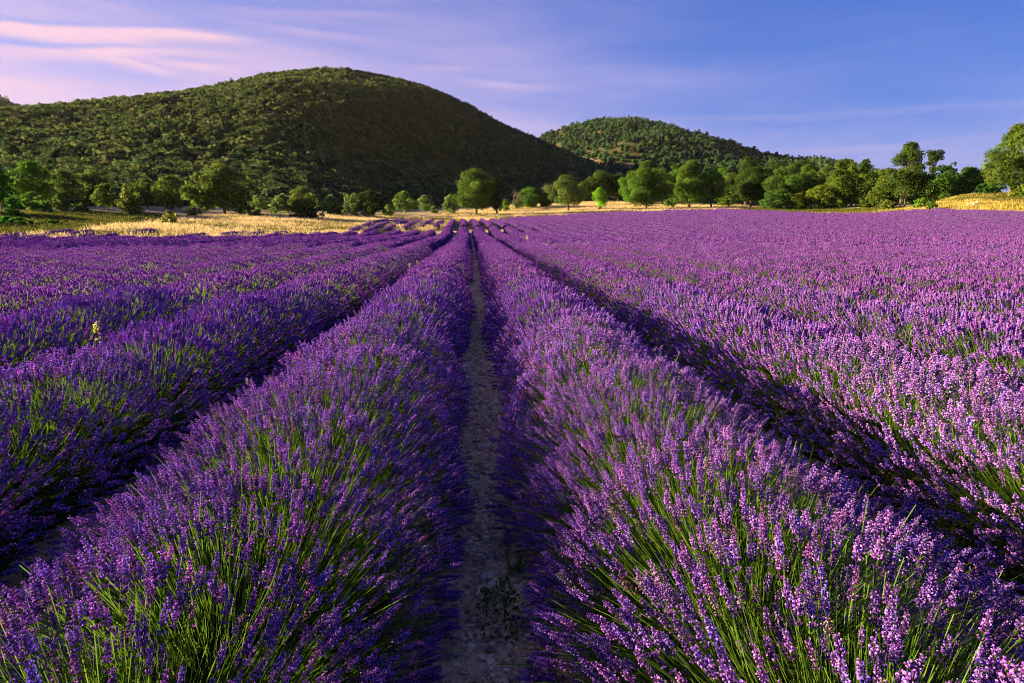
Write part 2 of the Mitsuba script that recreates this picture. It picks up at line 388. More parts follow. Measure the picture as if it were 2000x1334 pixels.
def row_piece(seed, lod, half, n, period=STEP, fine=(7, 6)):
    rng = np.random.default_rng(seed)
    tip, root, d = plant_layout(rng, n, half, True, period)
    n = len(tip)
    if lod == 0:
        tpl, L, sc = [spike_fine(rng, 3, *fine) for _ in range(4)], 0.072, rng.uniform(0.74, 1.14, n)
    elif lod == 1:
        tpl, L, sc = [spike_lathe(rng, 5, [.002, .0065, .0040, .0085, .0045, .0085, .0050, .0070, .002], 0.075, 0.45) for _ in range(6)], 0.075, rng.uniform(0.85, 1.25, n)
    elif lod == 2:
        tpl, L, sc = [spike_lathe(rng, 3, [.004, .011, .009, .002], 0.085) for _ in range(5)], 0.085, rng.uniform(0.9, 1.3, n)
    else:
        bv, bf = bud(3)
        tpl, L, sc = [(bv * [.027, .027, .13], bf, CALYX * (1 - k) + COROLLA * k + 0 * bv) for k in (0.03, 0.09, 0.16, 0.23, 0.32)], 0.13, rng.uniform(0.85, 1.3, n)
    base = tip - d * (L * sc)[:, None]
    R = frames(d, rng.uniform(0, 6.28, n))
    which = rng.integers(len(tpl), size=n)
    fat = 1.2 if lod == 1 or fine != (7, 6) else 1.05 if lod == 0 else 1.0
    tint = tints(rng, n)
    if lod >= 2:                                                       # one far cone stands for many heads: their mean colour
        tint = (0.5 + 0.5 * tint) * (0.86 if lod == 2 else 0.88) * [1.08, 0.88, 1.0]
    flowers = cat([copies(tpl[k], R[which == k], base[which == k], np.repeat(sc[which == k, None], 3, 1) * [[fat, fat, 1]], tint[which == k]) for k in range(len(tpl))])
    return tpl, dict(tip=tip, base=base, root=root, d=d, R=R, sc=sc, which=which, tint=tint), flowers, rng


def stems(rng, root, base, w, extra=1, col=STEM):
    n = len(root)
    reps = []
    for k in range(extra):
        b = base + (rng.normal(0, 0.06, (n, 3)) - [0, 0, 0.03] if k else 0)
        p0 = root + (b - root) * (0.32 if w < 0.004 else 0.45)
        bendv = rng.normal(0, 0.016, (n, 3)) + [0, 0, 0.012]
        reps.append(ribbons(p0, b, w, w * 0.75, rng, col * rng.uniform(0.65, 1.45, (n, 1)) * np.where(rng.random((n, 1)) < 0.06, [[1.9, 1.4, 1.6]], 1.0), bendv if w < 0.003 else None))
    return cat(reps)


print('building lavender')
NEAR_SPIKES = 75
near_tpl, near_data = [], []
for v in range(4):                                                   # plants nearest the camera: the front spikes are entries of their own
    tpl, D, _, rng = row_piece(100 + v, 0, STEP / 2, 820)
    m = np.zeros(len(D['tip']), bool)
    m[rng.choice(len(m), NEAR_SPIKES, replace=False)] = True
    rest = ~m
    fl = cat([copies(tpl[k], D['R'][rest & (D['which'] == k)], D['base'][rest & (D['which'] == k)], np.repeat(D['sc'][rest & (D['which'] == k), None], 3, 1), D['tint'][rest & (D['which'] == k)]) for k in range(4)])
    group(f'near_plant_{v}', {'flower_spikes': (*fl, 'mat_flower'), 'stems': (*stems(rng, D['root'], D['base'], 0.0013, 2), 'mat_stem'), 'foliage': (*foliage(rng, STEP / 2 + 0.06, 420), 'mat_leaf')})
    near_tpl.append([mikit.ply((t[0], t[1]), 'mat_flower', color=t[2]) for t in tpl])
    near_data.append({k: x[m] for k, x in D.items()})
for v in range(3):
    tpl, D, fl, rng = row_piece(200 + v, 0, STEP / 2, 780, STEP, (6, 4))
    group(f'mid_plant_{v}', {'flower_spikes': (*fl, 'mat_flower'), 'stems': (*stems(rng, D['root'], D['base'], 0.0014, 2), 'mat_stem'), 'foliage': (*foliage(rng, STEP / 2 + 0.06, 300), 'mat_leaf')})
for v in range(3):
    tpl, D, fl, rng = row_piece(250 + v, 0, STEP / 2, 680, STEP, (6, 3))
    group(f'next_plant_{v}', {'flower_spikes': (*fl, 'mat_flower'), 'stems': (*stems(rng, D['root'], D['base'], 0.0017, 1), 'mat_stem'), 'foliage': (*foliage(rng, STEP / 2 + 0.06, 200, 0.005), 'mat_leaf')})
for v in range(6):
    tpl, D, fl, rng = row_piece(300 + v, 1, STEP / 2, 600)
    group(f'soft_plant_{v}', {'flower_spikes': (*fl, 'mat_flower'), 'stems': (*stems(rng, D['root'], D['base'], 0.0020, 1), 'mat_stem'), 'foliage': (*foliage(rng, STEP / 2 + 0.06, 120, 0.007), 'mat_leaf')})
for v in range(6):
    tpl, D, fl, rng = row_piece(400 + v, 2, STEP, 640)
    st = stems(rng, D['root'][::2], D['base'][::2], 0.0042, 1)
    group(f'piece_far_{v}', {'plants': (*cat([fl, st, foliage(rng, STEP + 0.06, 60, 0.012)]), 'mat_flower')})
for v in range(6):
    rng = np.random.default_rng(500 + v)
    tpl, D, fl, rng = row_piece(500 + v, 3, 1.5, 330, 0.6)
    a, yy = np.meshgrid(np.linspace(-1.5, 1.5, 11), np.linspace(-1.55, 1.55, 25), indexing='ij')
    rr = 0.88 + 0.16 * (meshkit.fbm(np.stack([a * 2.5, yy * 3, 0 * a + v], -1), 3, 6) - 0.5)
    mv = np.stack([A_ROW * rr * np.sin(a), yy, B_ROW * rr * np.cos(a)], -1).reshape(-1, 3)
    i, j = np.meshgrid(np.arange(10), np.arange(24), indexing='ij')
    q = np.stack([i * 25 + j, i * 25 + j + 1, (i + 1) * 25 + j + 1, (i + 1) * 25 + j], -1).reshape(-1, 4)
    kk = rng.random((len(mv), 1))
    core = mv, np.vstack([q[:, [0, 1, 2]], q[:, [0, 2, 3]]]), CALYX * 0.9 * (1 - 0.5 * kk) + STEM * 0.35 * kk
    group(f'piece_distant_{v}', {'plants': (*cat([fl, core]), 'mat_flower')})


def row_matrix(x, y, rng, wide=1.0, tall=1.0, slope_len=0.6):
    fx, fy = rng.choice([-1, 1]), rng.choice([-1, 1])
    xb = x + bend(y)
    dzdy = float(gz(xb, y + slope_len) - gz(xb, y - slope_len)) / (2 * slope_len)
    dxdy = float(bend(y + 1) - bend(y - 1)) / 2
    s = wide * rng.uniform(0.96, 1.05), tall * rng.uniform(0.95, 1.05)
    m = np.eye(4)
    m[:3, 0] = [fx * s[0], 0, 0]
    m[:3, 1] = [fy * dxdy, fy * 1.04, fy * dzdy]
    m[:3, 2] = [0, 0, s[1]]
    m[:3, 3] = [xb + rng.normal(0, 0.025), y, float(gz(xb, y))]
    return m


SPACING = 1.8
rng = np.random.default_rng(21)
ORD = ['first', 'second', 'third', 'fourth', 'fifth', 'sixth', 'seventh', 'eighth', 'ninth', 'tenth']
rows = sorted(range(-32, 68), key=lambda k: (abs(k + 0.5), k))
n_seg = {}
row_no = 0
near_used = {}
for k in rows:
    x0 = SPACING * (k + 0.5)
    side, order = ('right', k) if k >= 0 else ('left', -k - 1)
    key = 'lavender_row' + (f'_{row_no:03d}' if row_no else '')
    y_end1 = edge_y(x0, FAR_EDGE)
    y_end2 = edge_y(x0, FAR_EDGE2)
    gap0 = y_end1 if x0 < 7 else None
    y, np_, nf, cnt = -1.5, 0, 0, {}
    far_limit = max(y_end1 + (10 if x0 < -14 else 0), y_end2) if x0 < 7 else y_end2
    while y < far_limit:
        dist = math.hypot(x0, y)
        seg = STEP if dist < 9.5 else 2 * STEP if dist < 30 else 3.0
        yc = y + seg / 2
        y += seg
        p = np.array([x0 + bend(yc), yc, 0.4])
        u = to_px(p)
        if (yc < 0 and abs(x0) > 5) or (yc > 0.5 and u[2] > 0 and (u[0] < -900 - 2500 / max(yc, 1) or u[0] > 2500 + 2500 / max(yc, 1))):
            continue
        wide = tall = 1.0
        if gap0 is not None and yc > gap0 + 1.0 * math.sin(k * 2.3):
            if x0 < -14 or yc > y_end2:                                # thinned-out plants in the dry grass
                if yc > gap0 + 12 or rng.random() < 0.62:
                    continue
                wide, tall = rng.uniform(0.5, 0.85), rng.uniform(0.6, 0.8)
            else:
                if yc < gap0 + (5.0 if x0 > -3 else 7.0) or (x0 < -4 and rng.random() < 0.12):
                    continue
                wide, tall = 0.74, 0.86
        wide *= (1 + 0.05 * math.sin(yc * 0.9 + k * 1.7)) * (1.0 if k in (0, -1) else 0.91)
        m = row_matrix(x0, yc, rng, wide, tall, min(seg, 2.0))
        if dist < 9.5:
            pk = f'{key}__plant' + (f'_{np_:03d}' if np_ else '')
            np_ += 1
            vis = 0.7 < yc and dist < 4.5
            if k in (0, -1) and vis and near_used.get(k, 0) < 4:
                v = (near_used.get(k, 0) + (k == 0) * 2) % 4
                near_used[k] = near_used.get(k, 0) + 1
                inst(pk, f'near_plant_{v}', m)
                D = near_data[v]
                for i in range(NEAR_SPIKES):
                    mm = np.eye(4)
                    mm[:3, :3] = D['R'][i] * D['sc'][i]
                    mm[:3, 3] = D['base'][i]
                    scene[f'{pk}__flower_spike' + (f'_{i:03d}' if i else '')] = {**near_tpl[v][D['which'][i]], 'to_world': T(m @ mm)}
            elif dist < 3.6:
                inst(pk, f'mid_plant_{rng.integers(3)}', m)
            elif dist < 5.2:
                inst(pk, f'next_plant_{rng.integers(3)}', m)
            else:
                inst(pk, f'soft_plant_{rng.integers(6)}', m)
            n_seg[0] = n_seg.get(0, 0) + 1
        else:
            nf += 1
            g = 'piece_far' if dist < 30 else 'piece_distant'
            inst(f'{key}__far_plants__{nf:03d}', f'{g}_{rng.integers(6)}', m)
            n_seg[g] = n_seg.get(g, 0) + 1
    if not np_ and not nf:
        continue
    row_no += 1
    if nf:
        labels[f'{key}__far_plants'] = {'kind': 'stuff'}
    for i in range(np_):
        for c in ('flower_spikes', 'stems', 'foliage'):
            labels[f'{key}__plant' + (f'_{i:03d}' if i else '') + '__' + c] = {'kind': 'stuff'}
    if order < 9:
        t = f'purple lavender row, {ORD[order]} to the {side} of the stony path' if order else f'bushy purple lavender row along the {side} edge of the stony path'
        labels[key] = {'label': t, 'category': 'lavender row', 'group': 'purple lavender rows of the field'}
    elif k < 0:
        labels[key] = {'label': 'far lavender row merging into the purple field near the dry meadow', 'category': 'lavender row', 'group': 'merging lavender rows beside the dry meadow'}
    else:
        labels[key] = {'label': 'far lavender row merging into the broad purple sheet below the wood', 'category': 'lavender row', 'group': 'merging lavender rows below the wood'}
print('rows', row_no, n_seg)

# ----------------------------------------------------------------------------------------------- stones and gravel on the path


def stone_mesh(rng, flat):
    m = trimesh.creation.icosphere(1)
    v = m.vertices * (1 + 0.25 * (meshkit.noise(m.vertices * 1.7 + rng.uniform(0, 40), 3)[:, None] - 0.5))
    v = np.sign(v) * np.abs(v) ** 0.8
    return v * [1, 0.7, flat], m.faces


scene['mat_stone'] = {'type': 'twosided', 'bsdf': {'type': 'principled', 'roughness': 0.85, 'specular': 0.2, 'base_color': mikit.proc(
    lambda p, n, uv: mix([0.34, 0.27, 0.20], [0.64, 0.54, 0.44], smoothstep(0.3, 0.7, 0.6 * fbm(p.x * 60, p.y * 60, p.z * 60, 3) + 0.4 * cell_rand(p.x * 9, p.y * 9))))}}
rng = np.random.default_rng(33)
n = 14000
gy_ = 0.5 + 11 * rng.random(n) ** 1.4
gx_ = rng.normal(0.03, 0.16, n)
sz = 0.004 + 0.024 * rng.random(n) ** 4
ico = trimesh.convex.convex_hull(np.array([[1, 0.1, 0], [-0.9, 0.2, 0.1], [0.1, 0.8, 0], [-0.2, -0.9, 0], [0.5, -0.2, 0.8], [-0.4, 0.3, 0.75], [0, 0, -0.7]]))
iv = np.array(ico.vertices)


def path_z(x, y):
    x, y = np.asarray(x, float), np.asarray(y, float)
    i = np.clip((x - 0.03 - bend(y) + 0.42) / 0.84 * 84, 0, 84).round().astype(int)
    return pz_[i, np.argmin(np.abs(py_[0][None] - np.atleast_1d(y)[:, None]), 1)]


Rg = frames(rng.normal(0, 0.25, (n, 3)) + [0, 0, 1], rng.uniform(0, 6, n))
gv, gff, gc = copies((iv, np.array(ico.faces), np.tile([[0.48, 0.36, 0.24]], (len(iv), 1))), Rg, np.stack([gx_, gy_, path_z(gx_, gy_) + sz * 0.2], -1),
                     np.stack([sz, sz * rng.uniform(0.6, 1, n), sz * rng.uniform(0.3, 0.7, n)], -1), rng.uniform(0.35, 1.75, (n, 1)) * [[1, 1, 1]])
put('gravel', (gv, gff), 'mat_plain', color=gc, label='loose brown and grey pebbles strewn over the path between the rows', category='gravel', kind='stuff')
n = 1500                                                               # dry stems and fallen florets
ly = 0.5 + 9 * rng.random(n) ** 1.5
lx = rng.normal(0.06, 0.19, n)
l0 = np.stack([lx, ly, path_z(lx, ly) + 0.004], -1)
la = rng.uniform(0, 6.28, n)
ll = np.where(rng.random(n) < 0.5, rng.uniform(0.03, 0.10, n), rng.uniform(0.005, 0.012, n))
l1 = l0 + np.stack([np.cos(la) * ll, np.sin(la) * ll, rng.uniform(0, 0.15, n) * ll], -1)
lv, lf, lc = ribbons(l0, l1, np.where(ll > 0.02, 0.0012, 0.003), np.where(ll > 0.02, 0.0008, 0.002), rng, np.where((ll > 0.02)[:, None], [[0.34, 0.27, 0.15]], [[0.22, 0.12, 0.30]]) * rng.uniform(0.6, 1.4, (n, 1)))
put('path_litter', (lv, lf), 'mat_grass', color=lc, label='dry stems and fallen florets scattered on the path', category='litter', kind='stuff')
sm = [mikit.ply(stone_mesh(rng, f), 'mat_stone', smooth=50) for f in (0.25, 0.35, 0.45, 0.3)]
stone_px = [(980, 1028, 17), (968, 1042, 12), (1002, 1052, 12), (936, 1075, 11), (963, 1088, 20), (950, 1080, 12), (980, 1072, 10), (952, 1128, 24), (962, 1142, 17), (988, 1136, 13), (944, 910, 15), (928, 933, 17), (960, 935, 9),
            (948, 975, 9), (972, 955, 8), (957, 818, 12), (950, 873, 10), (940, 990, 8), (915, 1050, 7), (1010, 1015, 8), (930, 1270, 12), (960, 1292, 12), (905, 1300, 9), (1010, 1255, 16), (958, 1010, 7)]
stone_y = []
for k, (a, b, w) in enumerate(stone_px):
    r_ = fwd + right * (a - 1000) / F_PX + up * (667 - b) / F_PX
    t = (CAM_H - 0.02) / -r_[2]
    p = EYE + r_ * t
    s = w / F_PX * t * 0.6
    key = 'path_stone' + (f'_{k:03d}' if k else '')
    scene[key] = {**sm[k % 4], 'to_world': T().translate([p[0], p[1], float(path_z(p[0], p[1])[0]) + s * 0.12]).rotate([0, 0, 1], float(rng.uniform(-30, 30))).rotate([1, 0, 0], float(rng.uniform(-8, 8))).scale(float(s))}
    stone_y.append((p[1], key))
ORD2 = ORD + ['eleventh', 'twelfth', 'thirteenth', 'fourteenth', 'fifteenth', 'sixteenth', 'seventeenth', 'eighteenth', 'nineteenth', 'twentieth', 'twenty-first', 'twenty-second', 'twenty-third', 'twenty-fourth', 'twenty-fifth']
for k, (_, key) in enumerate(sorted(stone_y)):
    labels[key] = {'label': f'flat pale limestone on the brown path, {ORD2[k]} of its stones counted from the bottom edge', 'category': 'stone', 'group': 'flat pale stones lying on the path'}

# ----------------------------------------------------------------------------------------------- trees


def leaf_quads(rng, c, nrm, size, col):
    """Leaf-sized rhombs at c, roughly facing nrm."""
    n = len(c)
    R = frames(nrm + rng.normal(0, 0.55, (n, 3)), rng.uniform(0, 6.28, n))
    s = size * rng.uniform(0.6, 1.4, n)
    tpl = np.array([[-0.5, 0, 0], [0, -0.34, 0.08], [0.5, 0, 0], [0, 0.34, 0.08]]), np.array([[0, 1, 2], [0, 2, 3]]), np.ones((4, 3))
    return copies(tpl, R, c, np.repeat(s[:, None], 3, 1), col)


def tree(key, base, h, w, rng, green, crown_from=0.12, leaf=0.30, dense=1.0, lobes=None, trunks=((0.0, 1.0),), conic=0.0, bark=(0.09, 0.07, 0.055), girth=1.0, lean=0.0, ragged=0.35, limbs=True, flat_top=False):
    """A tapered trunk with limbs and a crown of leaf clumps; h height, w width in metres, base the foot."""
    lobes = lobes or int(np.clip(20 + w * 5, 16, 90))
    top, bot = h, h * crown_from
    # clump centres inside an uneven envelope
    cz = rng.uniform(0.02, 0.98, lobes)
    env = np.clip(1 - np.abs(2 * cz - 0.85) ** 3.0, 0.12, 1) ** 0.6 if not flat_top else np.sin(np.pi * cz ** 2.2) ** 0.55
    env = env * (1 - conic * cz)
    a = rng.uniform(0, 2 * np.pi, lobes)
    out = 0.62 + 0.62 * meshkit.noise(np.stack([np.cos(a) * 1.6, np.sin(a) * 1.6, cz * 3.4], -1) + rng.uniform(0, 60), 3)
    rad = np.sqrt(rng.random(lobes)) * env * out * (1 + ragged * rng.normal(0, 0.35, lobes))
    cr = w * rng.uniform(0.065, 0.18, lobes) * (1 - 0.3 * conic * cz) * (0.75 + 0.4 * env)
    cr = np.minimum(cr, 0.16 * h)
    c = np.stack([np.cos(a) * rad * (w / 2 - cr * 0.6) + lean * w * cz, np.sin(a) * rad * (w / 2 - cr * 0.6), bot + cr * 0.7 + cz * (top - bot - cr * 1.4)], -1)
    per = np.maximum((dense * 25 * (cr / leaf) ** 1.6).astype(int), 12)
    idx = np.repeat(np.arange(lobes), per)
    d = rng.normal(size=(len(idx), 3))
    d /= np.linalg.norm(d, axis=1, keepdims=True)
    d[:, 2] = np.where(rng.random(len(d)) < 0.35, np.abs(d[:, 2]), d[:, 2])
    rr = cr[idx] * (0.55 + 0.5 * rng.random(len(idx)) ** 0.6) * (1 + 0.35 * (rng.random(len(idx)) < 0.08))
    pts = c[idx] + d * rr[:, None] * [1, 1, 0.8]
    cl = 1.15 * rng.uniform(0.72, 1.3, (lobes, 1)) * [[1, 1, 1]] + rng.normal(0, 0.05, (lobes, 3))
    col = np.array(green) * [0.86, 1.1, 1.0] * cl[idx] * rng.uniform(0.65, 1.4, (len(idx), 1))
    v, f, cc = leaf_quads(rng, pts, d + [0, 0, 0.3], leaf, np.clip(col, 0.004, 0.9))
    scene[f'{key}__crown'] = mikit.ply((v + base, f), 'mat_leaf', color=cc)
    # wood
    parts = []
    r0 = max(0.05, 0.022 * h) * girth
    for off, k in trunks:
        x = off * w
        pts_ = np.array([[x, 0, -0.15], [x * 1.02 + 0.02 * h * rng.normal(), 0.01 * h * rng.normal(), 0.25 * h], [x * 1.1 + lean * w * 0.4, 0.02 * h * rng.normal(), 0.5 * h], [x * 1.2 + lean * w * 0.7, 0, 0.8 * h * k]])
        parts.append(tube(pts_, np.array([1.35, 1.0, 0.7, 0.2]) * r0 * k, 7))
        if limbs:
            for q in rng.choice(lobes, min(lobes, 9), replace=False):
                t = rng.uniform(0.3, 0.75)
                s = pts_[1] * (1 - t) + pts_[2] * t
                if c[q][2] > s[2]:
                    parts.append(tube([s, (s + c[q]) / 2 + [0, 0, -0.04 * h], c[q]], np.array([0.5, 0.3, 0.1]) * r0, 5))
    n0, V, Fs = 0, [], []
    for v_, f_ in parts:
        V.append(v_), Fs.append(f_ + n0)
        n0 += len(v_)
    V = np.vstack(V)
    scene[f'{key}__trunk'] = mikit.ply((V + base, np.vstack(Fs)), 'mat_plain', color=np.array(bark) * rng.uniform(0.7, 1.3, (len(V), 1)))


OLIVE, GREEN, DARK, LIME, PALE, DEEP = (0.10, 0.125, 0.028), (0.08, 0.145, 0.022), (0.045, 0.075, 0.018), (0.17, 0.29, 0.02), (0.13, 0.165, 0.055), (0.03, 0.085, 0.014)
